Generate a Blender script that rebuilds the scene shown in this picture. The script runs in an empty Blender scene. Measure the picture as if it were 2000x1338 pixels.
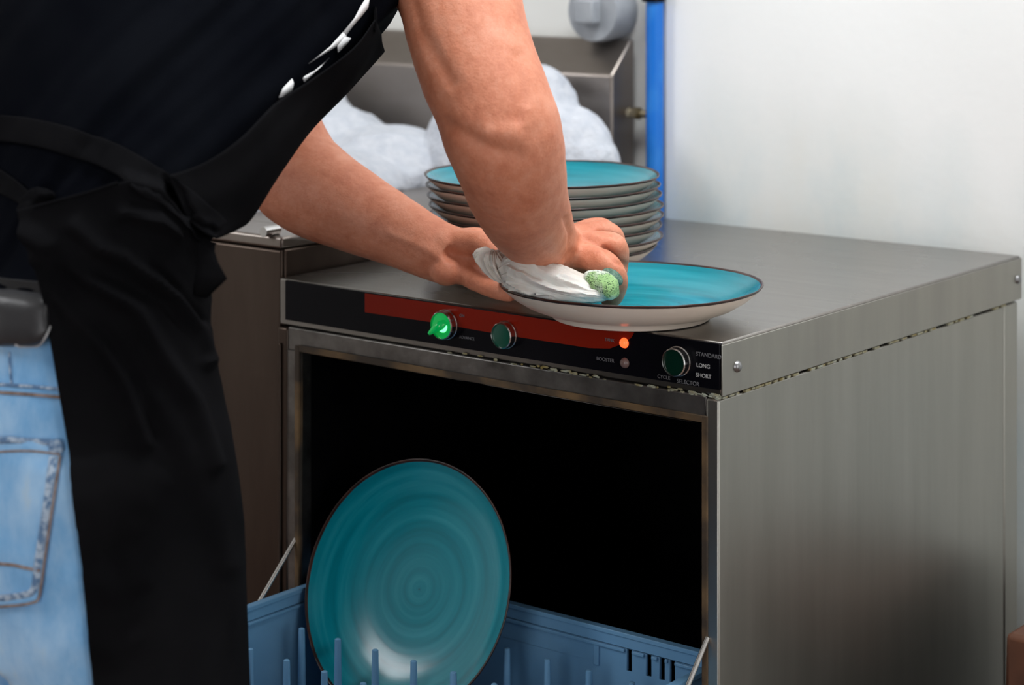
import bpy, bmesh, math, random
from mathutils import Vector, Matrix, noise
from mathutils.bvhtree import BVHTree
random.seed(7)
R = math.radians
sc = bpy.context.scene
C = sc.collection

# ------------------------------------------------------------------ camera
TOP = 0.90                      # height of the dishwasher top
FPX, HY, YAW = 4090.7, -149.7, 0.6673
CAM = Vector((1.0991, -1.7209, TOP + 0.4073))
cd = bpy.data.cameras.new('camera'); cam = bpy.data.objects.new('camera', cd); C.objects.link(cam)
cam.location = CAM; cam.rotation_euler = (R(90), 0, YAW)
cd.sensor_width = 36; cd.lens = FPX / 2000 * 36
cd.shift_y = -(669 - HY) / 2000
cd.clip_start = 0.05; cd.clip_end = 60
cd.dof.use_dof = True; cd.dof.focus_distance = 2.12; cd.dof.aperture_fstop = 5.0
sc.camera = cam
EX = Vector((math.cos(YAW), math.sin(YAW), 0)); EZ = Vector((-math.sin(YAW), math.cos(YAW), 0)); UP = Vector((0, 0, 1))
def ray(px, py): return EZ + EX * ((px - 1000) / FPX) + UP * ((HY - py) / FPX)
def at(px, py, z): return CAM + ray(px, py) * z                     # a point z metres in front of the lens
def on_y(px, py, y=0.0): d = ray(px, py); return CAM + d * ((y - CAM.y) / d.y)
def on_z(px, py, h): d = ray(px, py); return CAM + d * ((h - CAM.z) / d.z)
def on_x(px, py, x): d = ray(px, py); return CAM + d * ((x - CAM.x) / d.x)

# ------------------------------------------------------------------ world, lights, exposure
w = bpy.data.worlds.new('world'); sc.world = w; w.use_nodes = True
w.node_tree.nodes['Background'].inputs[0].default_value = (0.93, 0.97, 1.0, 1)
w.node_tree.nodes['Background'].inputs[1].default_value = 0.3
def area(name, loc, target, sx, sy, power, col):
    l = bpy.data.lights.new(name, 'AREA'); l.shape = 'RECTANGLE'; l.size = sx; l.size_y = sy; l.energy = power; l.color = col
    o = bpy.data.objects.new(name, l); C.objects.link(o); o.location = loc
    o.rotation_euler = (Vector(target) - Vector(loc)).to_track_quat('-Z', 'Y').to_euler()
    return o
LAMPS = [('ceiling_lamp_light', (0.25, 0.0, 2.6), (0.2, 0.1, 0.9), 1.3, 0.5, 35, (0.95, 0.98, 1.0)),
         ('rear_ceiling_lamp_light', (-1.95, -2.1, 2.35), (0.0, 0.0, 0.85), 0.9, 0.8, 22, (0.97, 0.98, 1.0)),
         ('side_window_daylight', (2.5, -1.0, 1.2), (0.0, 0.0, 0.8), 0.9, 1.9, 14, (0.95, 0.98, 1.0)),
         ('front_fill_light', (0.75, -3.3, 1.15), (-0.1, 0.0, 0.8), 0.9, 1.9, 24, (0.97, 0.98, 1.0))]  # last one: fill added behind the camera to brighten rack and plate; no doorway
for l_ in LAMPS: area(*l_)
vs = sc.view_settings
sc.display_settings.display_device = 'sRGB'
vs.view_transform = 'Standard'; vs.look = 'None'; vs.exposure = 0.08; vs.gamma = 1; vs.use_curve_mapping = False

# ------------------------------------------------------------------ materials
def mat(name, col, rough=0.5, metal=0.0, **k):
    m = bpy.data.materials.new(name); m.use_nodes = True
    b = m.node_tree.nodes['Principled BSDF']
    b.inputs['Base Color'].default_value = (*col, 1); b.inputs['Roughness'].default_value = rough; b.inputs['Metallic'].default_value = metal
    for kk, v in k.items(): b.inputs[kk.replace('_', ' ')].default_value = v
    return m
def nodes(m): nt = m.node_tree; return nt, nt.nodes['Principled BSDF']
def noise_tex(nt, scale=(1, 1, 1), s=5.0, detail=4, rough=0.5, coord='Object'):
    tc = nt.nodes.new('ShaderNodeTexCoord'); mp = nt.nodes.new('ShaderNodeMapping'); n = nt.nodes.new('ShaderNodeTexNoise')
    mp.inputs['Scale'].default_value = scale; n.inputs['Scale'].default_value = s; n.inputs['Detail'].default_value = detail; n.inputs['Roughness'].default_value = rough
    nt.links.new(tc.outputs[coord], mp.inputs[0]); nt.links.new(mp.outputs[0], n.inputs['Vector']); return n
def ramp(nt, src, stops):
    r = nt.nodes.new('ShaderNodeValToRGB'); e = r.color_ramp.elements
    while len(e) < len(stops): e.new(0.5)
    for q, (p, c) in zip(e, stops): q.position = p; q.color = (*c, 1) if len(c) == 3 else c
    nt.links.new(src, r.inputs[0]); return r
def bump(m, n, strength=0.2, dist=0.01):
    nt, b = nodes(m); bp = nt.nodes.new('ShaderNodeBump'); bp.inputs['Strength'].default_value = strength; bp.inputs['Distance'].default_value = dist
    nt.links.new(n.outputs[0], bp.inputs['Height']); nt.links.new(bp.outputs[0], b.inputs['Normal'])
def mottled(name, c1, c2, rough=0.6, s=6, scale=(1, 1, 1), metal=0.0, bm=0, bs=60, lo=0.35, hi=0.65, bd=0.005, **k):
    m = mat(name, c1, rough, metal, **k); nt, b = nodes(m)
    n = noise_tex(nt, scale, s); r = ramp(nt, n.outputs[0], [(lo, c1), (hi, c2)]); nt.links.new(r.outputs[0], b.inputs['Base Color'])
    if bm: bump(m, noise_tex(nt, scale, bs, 3), bm, bd)
    return m
def steel(name, c1, c2, rough=0.3, scale=(1, 1, 1), s=8, aniso=0.0, bm=0.05, vary=0.12):
    m = mat(name, c1, rough, 1.0); nt, b = nodes(m)
    n = noise_tex(nt, scale, s, 5, 0.6); r = ramp(nt, n.outputs[0], [(0.3, c1), (0.7, c2)]); nt.links.new(r.outputs[0], b.inputs['Base Color'])
    mr = nt.nodes.new('ShaderNodeMapRange'); mr.inputs['To Min'].default_value = rough - vary / 2; mr.inputs['To Max'].default_value = rough + vary / 2
    n2 = noise_tex(nt, (1, 1, 1), 4, 3); nt.links.new(n2.outputs[0], mr.inputs['Value']); nt.links.new(mr.outputs[0], b.inputs['Roughness'])
    bump(m, noise_tex(nt, scale, s * 5, 3), bm, 0.002)
    return m
M = {}
M['top_steel'] = steel('brushed_top_steel', (0.235, 0.22, 0.205), (0.285, 0.27, 0.25), 0.27, (1, 14, 1), 8, bm=0.06)
M['side_steel'] = steel('brushed_side_steel', (0.30, 0.295, 0.265), (0.35, 0.34, 0.31), 0.36, (1, 9, 0.8), 3, bm=0.03)
M['lid_steel'] = steel('brushed_lid_steel', (0.29, 0.28, 0.255), (0.34, 0.33, 0.295), 0.38, (1, 9, 1), 3, bm=0.03)
M['front_steel'] = steel('grimy_front_steel', (0.09, 0.085, 0.08), (0.24, 0.23, 0.22), 0.40, (1, 1, 1), 24, bm=0.15)
M['sink_steel'] = steel('sink_steel', (0.26, 0.225, 0.20), (0.32, 0.285, 0.26), 0.38, (1, 1, 3), 5)
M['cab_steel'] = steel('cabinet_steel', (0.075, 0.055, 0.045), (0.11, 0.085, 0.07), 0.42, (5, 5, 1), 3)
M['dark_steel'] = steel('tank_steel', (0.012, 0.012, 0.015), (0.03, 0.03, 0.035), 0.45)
M['chrome'] = mat('chrome', (0.62, 0.61, 0.60), 0.2, 1.0)
M['seal'] = mottled('gasket_grime', (0.035, 0.022, 0.012), (0.17, 0.10, 0.04), 0.7, 18, lo=.42, hi=.66)
M['scale'] = mottled('limescale', (0.20, 0.15, 0.04), (0.30, 0.32, 0.26), 0.8, 90, bm=0.5)
M['panel'] = mat('black_panel', (0.003, 0.003, 0.005), 0.25, Specular_IOR_Level=0.12)
M['red'] = mat('red_panel_print', (0.21, 0.011, 0.003), 0.28, Specular_IOR_Level=0.15)
M['print'] = mat('white_panel_print', (0.45, 0.45, 0.45), 0.5)
M['printdim'] = mat('worn_panel_print', (0.14, 0.14, 0.15), 0.5)
M['led'] = mat('lit_orange_lamp', (1, 0.15, 0.03), 0.3, Emission_Color=(1, 0.11, 0.025, 1), Emission_Strength=1.5)
M['lampoff'] = mat('unlit_lamp', (0.16, 0.10, 0.09), 0.3)
M['greenlit'] = mat('lit_green_lens', (0.0, 0.5, 0.12), 0.15, Emission_Color=(0.0, 0.7, 0.10, 1), Emission_Strength=0.16)
M['greenhot'] = mat('lit_green_core', (0.2, 1, 0.4), 0.3, Emission_Color=(0.18, 1, 0.38, 1), Emission_Strength=1.8)
M['green'] = mat('green_lens', (0.005, 0.07, 0.045), 0.25)
M['darkgreen'] = mat('dark_green_lens', (0.002, 0.02, 0.012), 0.12)
M['wall'] = mottled('painted_wall', (0.78, 0.78, 0.74), (0.84, 0.84, 0.81), 0.75, 2.2, bm=0.05, bs=160)
M['screw'] = steel('screw_steel', (0.2, 0.2, 0.2), (0.35, 0.35, 0.36), 0.35)

def teal_material(name, c1, c2, c3, rough):
    m = mat(name, c2, rough); nt, b = nodes(m)
    tc = nt.nodes.new('ShaderNodeTexCoord'); sp = nt.nodes.new('ShaderNodeSeparateXYZ'); nt.links.new(tc.outputs['Object'], sp.inputs[0])
    cb = nt.nodes.new('ShaderNodeCombineXYZ'); nt.links.new(sp.outputs[0], cb.inputs[0]); nt.links.new(sp.outputs[1], cb.inputs[1])
    ln = nt.nodes.new('ShaderNodeVectorMath'); ln.operation = 'LENGTH'; nt.links.new(cb.outputs[0], ln.inputs[0])
    wob = noise_tex(nt, (1, 1, 0.0), 9, 2)
    ad = nt.nodes.new('ShaderNodeMath'); ad.operation = 'MULTIPLY_ADD'; nt.links.new(wob.outputs[0], ad.inputs[0]); ad.inputs[1].default_value = 0.006; nt.links.new(ln.outputs['Value'], ad.inputs[2])
    c2_ = nt.nodes.new('ShaderNodeCombineXYZ'); nt.links.new(ad.outputs[0], c2_.inputs[0])
    sm = nt.nodes.new('ShaderNodeVectorMath'); sm.operation = 'SCALE'; sm.inputs['Scale'].default_value = 4; nt.links.new(cb.outputs[0], sm.inputs[0])
    sep = nt.nodes.new('ShaderNodeSeparateXYZ'); nt.links.new(sm.outputs[0], sep.inputs[0])
    nt.links.new(sep.outputs[0], c2_.inputs[1]); nt.links.new(sep.outputs[1], c2_.inputs[2])
    mp = nt.nodes.new('ShaderNodeMapping'); mp.inputs['Scale'].default_value = (1, 0.012, 0.012); nt.links.new(c2_.outputs[0], mp.inputs[0])
    n = nt.nodes.new('ShaderNodeTexNoise'); n.inputs['Scale'].default_value = 105; n.inputs['Detail'].default_value = 4; nt.links.new(mp.outputs[0], n.inputs['Vector'])
    r = ramp(nt, n.outputs[0], [(0.30, c1), (0.5, c2), (0.72, c3)]); nt.links.new(r.outputs[0], b.inputs['Base Color'])
    bump(m, n, 0.05, 0.002)
    return m
M['teal'] = teal_material('teal_glaze', (0.0, 0.17, 0.225), (0.002, 0.225, 0.29), (0.020, 0.29, 0.36), 0.2)
M['rim'] = mottled('brown_rim_glaze', (0.012, 0.005, 0.004), (0.05, 0.016, 0.010), 0.3, 40)
M['cream'] = mottled('cream_glaze', (0.82, 0.69, 0.58), (0.87, 0.76, 0.65), 0.25, 10)
M['rack'] = mottled('blue_rack_plastic', (0.15, 0.34, 0.56), (0.18, 0.38, 0.60), 0.42, 12)
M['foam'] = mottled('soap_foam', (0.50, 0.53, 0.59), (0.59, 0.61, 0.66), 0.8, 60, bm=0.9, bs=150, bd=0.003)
M['bluepipe'] = mottled('blue_pipe_paint', (0.0, 0.15, 0.60), (0.02, 0.21, 0.66), 0.45, 30, lo=.45, hi=.75)
M['greyplastic'] = mottled('grey_pvc', (0.30, 0.32, 0.35), (0.38, 0.40, 0.43), 0.5, 25)
M['brass'] = mottled('tarnished_brass', (0.12, 0.09, 0.035), (0.36, 0.32, 0.24), 0.4, 50, metal=0.7)
M['skin'] = None
def skin():
    m = mat('skin', (0.56, 0.27, 0.17), 0.52, Subsurface_Weight=0.12, Subsurface_Radius=(0.02, 0.008, 0.004), Subsurface_Scale=0.5)
    nt, b = nodes(m); n = noise_tex(nt, (1, 1, 1), 26, 9, 0.78)
    r = ramp(nt, n.outputs[0], [(0.32, (0.50, 0.15, 0.075)), (0.5, (0.62, 0.225, 0.125)), (0.68, (0.70, 0.30, 0.19))]); nt.links.new(r.outputs[0], b.inputs['Base Color'])
    bump(m, noise_tex(nt, (1, 1, 1), 210, 6, 0.75), 0.5, 0.0020)
    return m
M['skin'] = skin()
def cloth_mat(name, c1, c2, s=9, rough=0.9, weave=900, bm=0.25):
    m = mottled(name, c1, c2, rough, s); nt, b = nodes(m); bump(m, noise_tex(nt, (1, 1, 1), weave, 2), bm, 0.0008)
    b.inputs['Sheen Weight'].default_value = 0.0; b.inputs['Specular IOR Level'].default_value = 0.02
    return m
M['shirt'] = cloth_mat('navy_black_shirt', (0.0016, 0.002, 0.0037), (0.0036, 0.0043, 0.0064))
M['apron'] = cloth_mat('black_apron', (0.0038, 0.0038, 0.0045), (0.007, 0.007, 0.008))
M['shirtprint'] = cloth_mat('white_shirt_print', (0.80, 0.79, 0.80), (0.88, 0.88, 0.89), bm=0.1)
M['leather'] = mottled('black_leather', (0.014, 0.014, 0.016), (0.026, 0.027, 0.030), 0.40, 8, bm=0.12, bs=500, bd=0.001)
M['belt'] = mat('black_belt', (0.006, 0.006, 0.007), 0.5)
M['edge'] = mat('worn_leather_edge', (0.35, 0.35, 0.36), 0.5)
def denim():
    m = mat('faded_denim', (0.2, 0.36, 0.58), 0.9); nt, b = nodes(m)
    n = noise_tex(nt, (1, 1, 0.55), 9, 6, 0.65)
    r = ramp(nt, n.outputs[0], [(0.28, (0.07, 0.20, 0.43)), (0.45, (0.18, 0.41, 0.70)), (0.58, (0.33, 0.54, 0.78)), (0.72, (0.50, 0.58, 0.60))]); nt.links.new(r.outputs[0], b.inputs['Base Color'])
    bump(m, noise_tex(nt, (1, 1, 0.3), 420, 3), 0.35, 0.001); b.inputs['Sheen Weight'].default_value = 0.1
    return m
M['denim'] = denim()
M['seam'] = mottled('denim_seam', (0.10, 0.19, 0.34), (0.40, 0.50, 0.62), 0.9, 170, lo=.42, hi=.58)
M['thread'] = mottled('brown_thread', (0.16, 0.10, 0.07), (0.30, 0.24, 0.22), 0.9, 120)
M['rag'] = mottled('wet_white_cloth', (0.58, 0.52, 0.46), (0.68, 0.68, 0.65), 0.75, 14, bm=0.4, bs=500, bd=0.001, Subsurface_Weight=0.1, Subsurface_Scale=0.01)
def sponge_mat():
    m = mat('green_sponge', (0.2, 0.42, 0.16), 0.85); nt, b = nodes(m)
    n0 = noise_tex(nt, (1, 1, 1), 42, 2, 0.5); r0 = ramp(nt, n0.outputs[0], [(0.46, (0.70, 0.76, 0.68)), (0.60, (0.30, 0.50, 0.20))])
    n = noise_tex(nt, (1, 1, 1), 620, 2, 0.5); r = ramp(nt, n.outputs[0], [(0.36, (0.03, 0.09, 0.10)), (0.44, (1, 1, 1))])
    mx = nt.nodes.new('ShaderNodeMix'); mx.data_type = 'RGBA'; mx.blend_type = 'MULTIPLY'; mx.inputs[0].default_value = 1
    nt.links.new(r0.outputs[0], mx.inputs[6]); nt.links.new(r.outputs[0], mx.inputs[7]); nt.links.new(mx.outputs[2], b.inputs['Base Color'])
    bump(m, n, 0.8, 0.003); return m
M['sponge'] = sponge_mat()
M['scourer'] = mottled('dark_green_scourer', (0.05, 0.13, 0.09), (0.16, 0.26, 0.20), 0.9, 200, bm=0.8, bs=400)

# ------------------------------------------------------------------ mesh helpers
class MB:
    def __init__(s): s.v = []; s.f = []; s.m = []
    def add(s, vs_, fs, mi=0):
        o = len(s.v); s.v += [Vector(q) for q in vs_]
        for f in fs: s.f.append([i + o for i in f]); s.m.append(mi)
        return s
    def box(s, x0, x1, y0, y1, z0, z1, mi=0):
        return s.add([(x0, y0, z0), (x1, y0, z0), (x1, y1, z0), (x0, y1, z0), (x0, y0, z1), (x1, y0, z1), (x1, y1, z1), (x0, y1, z1)],
                     [(0, 3, 2, 1), (4, 5, 6, 7), (0, 1, 5, 4), (1, 2, 6, 5), (2, 3, 7, 6), (3, 0, 4, 7)], mi)
    def grid(s, rows, mi=0, closed=False):
        n = len(rows[0]); vs_ = [p for r_ in rows for p in r_]; fs = []
        for i in range(len(rows) - 1):
            for j in range(n if closed else n - 1):
                fs.append((i * n + j, i * n + (j + 1) % n, (i + 1) * n + (j + 1) % n, (i + 1) * n + j))
        return s.add(vs_, fs, mi)
    def rings(s, rows, mi=0, cap=True):
        o = len(s.v); s.grid(rows, mi, True); n = len(rows[0])
        if cap:
            s.f.append([o + i for i in range(n)][::-1]); s.m.append(mi)
            q = o + (len(rows) - 1) * n; s.f.append([q + i for i in range(n)]); s.m.append(mi)
        return s
    def tube(s, path, rad, seg=12, mi=0, up=None, flat=1.0, cap=True, sub=0):
        """rounded tube along path; rad one radius or one per point; flat scales the second axis"""
        P = [Vector(p) for p in path]; rr = list(rad) if isinstance(rad, list) else [rad] * len(P)
        if sub: P, rr = smooth_path(P, rr, sub)
        rows = []; a = None
        for i, p in enumerate(P):
            t = (P[min(i + 1, len(P) - 1)] - P[max(i - 1, 0)]).normalized()
            if a is None:
                a = (Vector(up) if up is not None else (Vector((0, 0, 1)) if abs(t.z) < 0.9 else Vector((1, 0, 0))))
            a = (a - t * a.dot(t)).normalized(); b = t.cross(a)
            r_ = rr[i]; ra, rb = (r_ if hasattr(r_, '__len__') else (r_, r_ * flat))
            rows.append([p + a * (ra * math.cos(2 * math.pi * k / seg)) + b * (rb * math.sin(2 * math.pi * k / seg)) for k in range(seg)])
        return s.rings(rows, mi, cap)
    def lathe(s, prof, c=(0, 0, 0), seg=48, mi=None, axis='Z'):
        c = Vector(c); n = len(prof)
        for i in range(n - 1):
            (r0, z0), (r1, z1) = prof[i], prof[i + 1]
            ms = mi[i] if hasattr(mi, '__len__') else (mi or 0)
            v0 = []; 
            for (r_, z_) in (prof[i], prof[i + 1]):
                for k in range(seg):
                    a = 2 * math.pi * k / seg; x, y = r_ * math.cos(a), r_ * math.sin(a)
                    v0.append(c + (Vector((x, y, z_)) if axis == 'Z' else Vector((x, -z_, y)) if axis == 'Y' else Vector((z_, x, y))))
            s.add(v0, [(k, (k + 1) % seg, seg + (k + 1) % seg, seg + k) for k in range(seg)], ms)
        return s
    def ball(s, c, r, mi=0, seg=20, ax=None):
        """ellipsoid with radii r=(a,b,c) along axes ax (3 vectors)"""
        c = Vector(c); r = r if hasattr(r, '__len__') else (r, r, r); ax = ax or (Vector((1, 0, 0)), Vector((0, 1, 0)), Vector((0, 0, 1)))
        rows = []
        for i in range(1, seg // 2):
            t = math.pi * i / (seg // 2); rows.append([c + ax[0] * (r[0] * math.sin(t) * math.cos(2 * math.pi * k / seg)) + ax[1] * (r[1] * math.sin(t) * math.sin(2 * math.pi * k / seg)) + ax[2] * (r[2] * math.cos(t)) for k in range(seg)])
        return s.rings(rows, mi)
def smooth_path(P, rr, sub):
    Q = []; S = []
    def L(a): return a if hasattr(a, '__len__') else (a, a)
    for i in range(len(P) - 1):
        p0, p1, p2, p3 = P[max(i - 1, 0)], P[i], P[i + 1], P[min(i + 2, len(P) - 1)]
        r0, r1, r2, r3 = [L(rr[j]) for j in (max(i - 1, 0), i, i + 1, min(i + 2, len(P) - 1))]
        for k in range(sub):
            t = k / sub
            def cr(a, b, c_, d): return 0.5 * ((2 * b) + (c_ - a) * t + (2 * a - 5 * b + 4 * c_ - d) * t * t + (3 * b - a - 3 * c_ + d) * t ** 3)
            Q.append(cr(p0, p1, p2, p3)); S.append(tuple(cr(r0[j], r1[j], r2[j], r3[j]) for j in (0, 1)))
    Q.append(P[-1]); S.append(L(rr[-1])); return Q, S
def spline(P, n):
    """n points along a Catmull-Rom curve through P"""
    P = [Vector(p) for p in P]; out = []
    for k in range(n):
        u = k / (n - 1) * (len(P) - 1); i = min(int(u), len(P) - 2); t = u - i
        a, b, c_, d = P[max(i - 1, 0)], P[i], P[i + 1], P[min(i + 2, len(P) - 1)]
        out.append(0.5 * ((2 * b) + (c_ - a) * t + (2 * a - 5 * b + 4 * c_ - d) * t * t + (3 * b - a - 3 * c_ + d) * t ** 3))
    return out
def link(name, me, mats, parent=None, smooth=True, angle=None):
    for m in (mats if isinstance(mats, (list, tuple)) else [mats]): me.materials.append(m)
    o = bpy.data.objects.new(name, me); C.objects.link(o)
    if smooth: me.polygons.foreach_set('use_smooth', [True] * len(me.polygons))
    if parent is not None: o.parent = parent
    return o
def world_loc(p):
    v = Vector((0, 0, 0))
    while p is not None: v += p.location; p = p.parent
    return v
def mk(name, mb, mats, parent=None, smooth=True, bevel=0, origin=None, fix=True):
    """one mesh object from a builder whose vertices are in world coordinates"""
    me = bpy.data.meshes.new(name)
    org = world_loc(parent) if parent is not None else Vector(origin or (0, 0, 0))
    me.from_pydata([v - org for v in mb.v], [], mb.f); me.polygons.foreach_set('material_index', mb.m)
    if fix:
        bm = bmesh.new(); bm.from_mesh(me); bmesh.ops.remove_doubles(bm, verts=bm.verts, dist=1e-6); bmesh.ops.recalc_face_normals(bm, faces=bm.faces); bm.to_mesh(me); bm.free()
    o = link(name, me, mats, parent, smooth)
    if parent is None: o.location = org
    if bevel:
        b = o.modifiers.new('bevel', 'BEVEL'); b.width = bevel; b.segments = 2; b.limit_method = 'ANGLE'; b.angle_limit = R(40)
    if smooth: sharp(me)
    return o
def sharp(me, ang=40):
    bm = bmesh.new(); bm.from_mesh(me)
    for e in bm.edges:
        if len(e.link_faces) == 2 and e.calc_face_angle(0) > R(ang): e.smooth = False
    bm.to_mesh(me); bm.free()
def fuse(name, mb, mats, voxel, parent=None, origin=None, iters=4, fn=None, fac=0.5, keep=False):
    """union of overlapping closed shapes as one continuous smoothed surface; fn(co, normal) -> offset vector"""
    me = bpy.data.meshes.new('tmp'); me.from_pydata(mb.v, [], mb.f)
    bm = bmesh.new(); bm.from_mesh(me); bmesh.ops.recalc_face_normals(bm, faces=bm.faces); bm.to_mesh(me); bm.free()
    t = bpy.data.objects.new('tmp', me); C.objects.link(t)
    r = t.modifiers.new('r', 'REMESH'); r.mode = 'VOXEL'; r.voxel_size = voxel; r.adaptivity = 0
    s = t.modifiers.new('s', 'SMOOTH'); s.iterations = iters; s.factor = fac
    dg = bpy.context.evaluated_depsgraph_get(); dg.update()
    me2 = bpy.data.meshes.new_from_object(t.evaluated_get(dg)); me2.name = name
    bpy.data.objects.remove(t); bpy.data.meshes.remove(me)
    if fn:
        ns = [v.normal.copy() for v in me2.vertices]
        for v, n in zip(me2.vertices, ns): v.co = v.co + fn(v.co.copy(), n)
    org = world_loc(parent) if parent is not None else Vector(origin or (0, 0, 0))
    if org.length: me2.transform(Matrix.Translation(-org))
    me2.materials.clear()
    o = link(name, me2, mats, parent)
    if parent is None: o.location = org
    return o
def sheet(name, rows, m, parent=None, thick=0.0015, origin=None, sub=1):
    o = mk(name, MB().grid(rows), m, parent, origin=origin, fix=False)
    o.data.polygons.foreach_set('use_smooth', [True] * len(o.data.polygons))
    s = o.modifiers.new('thick', 'SOLIDIFY'); s.thickness = thick; s.offset = 0
    if sub: q = o.modifiers.new('sub', 'SUBSURF'); q.levels = q.render_levels = sub
    return o
def thing(name, label, cat, loc, group=None):
    o = bpy.data.objects.new(name, None); C.objects.link(o); o.location = loc; o.empty_display_size = 0.05
    return tag(o, label, cat, group)
def tag(o, label, cat, group=None, kind=None):
    o['label'] = label; o['category'] = cat
    if group: o['group'] = group
    if kind: o['kind'] = kind
    return o
def struct(o): o['kind'] = 'structure'; return o
def tree_of(o):
    bpy.context.view_layer.update(); mw = Matrix.Translation(world_loc(o))
    return BVHTree.FromPolygons([mw @ v.co for v in o.data.vertices], [list(p.vertices) for p in o.data.polygons])
def copy_tree(o, parent=None):
    c = o.copy(); C.objects.link(c); c.parent = parent
    for ch in [q for q in bpy.data.objects if q.parent == o and q != c]: copy_tree(ch, c)
    return c
def lay(tree, px, py, off, zmin=0.5):
    """the point of a surface seen through that pixel, lifted by off"""
    d = ray(px, py).normalized(); h = tree.ray_cast(CAM, d)
    if h[0] is None: return None
    n = h[1] if h[1].dot(d) < 0 else -h[1]
    return h[0] + n * off
def lay_line(tree, pts, off, n=40):
    P = spline([Vector((x, y, 0)) for x, y in pts], n); out = []
    for p in P:
        q = lay(tree, p.x, p.y, off)
        if q is not None: out.append(q)
    return out
def text(name, body, c, size, m, parent, shear=0.0, bold=0.0):
    cu = bpy.data.curves.new(name, 'FONT'); cu.body = body; cu.size = size; cu.align_x = 'LEFT'; cu.align_y = 'CENTER'; cu.extrude = 0.0002; cu.offset = bold
    t = bpy.data.objects.new('tmp', cu); C.objects.link(t); dg = bpy.context.evaluated_depsgraph_get()
    me = bpy.data.meshes.new_from_object(t.evaluated_get(dg)); bpy.data.objects.remove(t); me.name = name
    me.transform(Matrix.Rotation(R(90), 4, 'X')); me.transform(Matrix.Translation(Vector(c) - world_loc(parent))); me.materials.clear()
    return link(name, me, m, parent, smooth=False)


# ------------------------------------------------------------------ the room
WY = 0.7313                                                        # the back wall
def slab(name, x0, x1, y0, y1, z0, z1, m, bevel=0):
    c = Vector(((x0 + x1) / 2, (y0 + y1) / 2, z0)); return struct(mk(name, MB().box(x0, x1, y0, y1, z0, z1), m, origin=c, smooth=False, bevel=bevel))
M['floor'] = mottled('quarry_tile_floor', (0.13, 0.075, 0.055), (0.20, 0.12, 0.09), 0.55, 8)
M['ceil'] = mat('ceiling_paint', (0.72, 0.72, 0.70), 0.9)
slab('floor', -2.6, 2.7, -3.6, WY, -0.05, 0, M['floor'])
slab('ceiling', -2.6, 2.7, -3.6, WY + 0.1, 2.75, 2.85, M['ceil'])
wallm = M['wall']
M['wall2'] = None
def stained():
    m = mat('stained_wall_sheet', (0.78, 0.80, 0.78), 0.55); nt, b = nodes(m)
    n = noise_tex(nt, (1, 1, 0.6), 3.2, 5, 0.6); r = ramp(nt, n.outputs[0], [(0.36, (0.76, 0.74, 0.66)), (0.46, (0.74, 0.77, 0.74)), (0.56, (0.58, 0.69, 0.71)), (0.70, (0.56, 0.66, 0.70))])
    # yellowish stains and bluish tones strengthen in an uneven band towards the worktop
    tc = nt.nodes.new('ShaderNodeNewGeometry'); sx = nt.nodes.new('ShaderNodeSeparateXYZ'); nt.links.new(tc.outputs['Position'], sx.inputs[0])
    n2 = noise_tex(nt, (1, 1, 0.35), 5, 3); ma = nt.nodes.new('ShaderNodeMath'); ma.operation = 'MULTIPLY_ADD'; ma.inputs[1].default_value = 0.35; nt.links.new(n2.outputs[0], ma.inputs[0]); nt.links.new(sx.outputs[2], ma.inputs[2])
    mr = nt.nodes.new('ShaderNodeMapRange'); mr.inputs['From Min'].default_value = 1.06; mr.inputs['From Max'].default_value = 1.26; mr.inputs['To Min'].default_value = 0.7; mr.inputs['To Max'].default_value = 0.0; nt.links.new(ma.outputs[0], mr.inputs['Value'])
    mx = nt.nodes.new('ShaderNodeMix'); mx.data_type = 'RGBA'; mx.inputs[6].default_value = (0.90, 0.905, 0.895, 1); nt.links.new(mr.outputs[0], mx.inputs[0]); nt.links.new(r.outputs[0], mx.inputs[7]); nt.links.new(mx.outputs[2], b.inputs['Base Color'])
    bump(m, noise_tex(nt, (1, 1, 1), 120, 3), 0.15, 0.002); return m
M['wall2'] = stained()
slab('wall_back', -2.6, 2.7, WY + 0.01, WY + 0.12, 0, 2.75, M['wall'])
xp = on_y(1299, 200, WY).x
slab('trim_1', xp, 2.7, WY, WY + 0.01, 0, 2.75, M['wall2'], 0.001)
slab('wall_front', -2.6, 2.7, -3.72, -3.6, 0, 2.75, M['floor'])
slab('wall_right', 2.7, 2.82, -3.6, WY + 0.1, 0, 2.75, M['wall'])
slab('wall_left', -2.72, -2.6, -3.6, WY + 0.1, 0, 2.75, M['wall'])

# ------------------------------------------------------------------ dishwasher
W, D, LID = 0.60, 0.6816, 0.0535
dw = thing('dishwasher', 'stainless steel undercounter dishwasher with its front door folded open', 'dishwasher', (-W / 2, D / 2, 0))
# lid: a shallow pan turned down over the body
lid = MB(); lid.box(-W, 0, 0.004, D, TOP - LID, TOP)
lid_o = mk('lid', lid, [M['top_steel']], dw, bevel=0.0022)
def side_skin(): 
    o = mk('lid_side_flange', MB().box(-0.0002, 0.0016, 0.002, D, TOP - LID + 0.001, TOP - 0.0025), M['lid_steel'], dw, bevel=0.0006)
    return o
side_skin()
# crust of limescale under the lid lip, on the right side
cr = MB(); y = 0.004
while y < D - 0.03:
    l = random.uniform(0.004, 0.016); t = random.uniform(0.0003, 0.0010)
    if random.random() < 0.75: cr.box(-0.002, 0.0012 + random.uniform(0, .0006), y, y + l, TOP - LID - t - 0.001, TOP - LID + 0.0004)
    y += l + random.uniform(0, 0.008)
for k in range(70):
    x = -random.random() ** 2.2 * 0.34; l = random.uniform(0.0012, 0.0055)
    cr.ball((x - .004, random.uniform(.0008, .003), TOP - LID + random.uniform(-0.001, 0.0022)), (l, .0012, random.uniform(.0006, .0020)), seg=8)
mk('limescale_crust', cr, M['scale'], dw)['kind'] = 'stuff'
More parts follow.
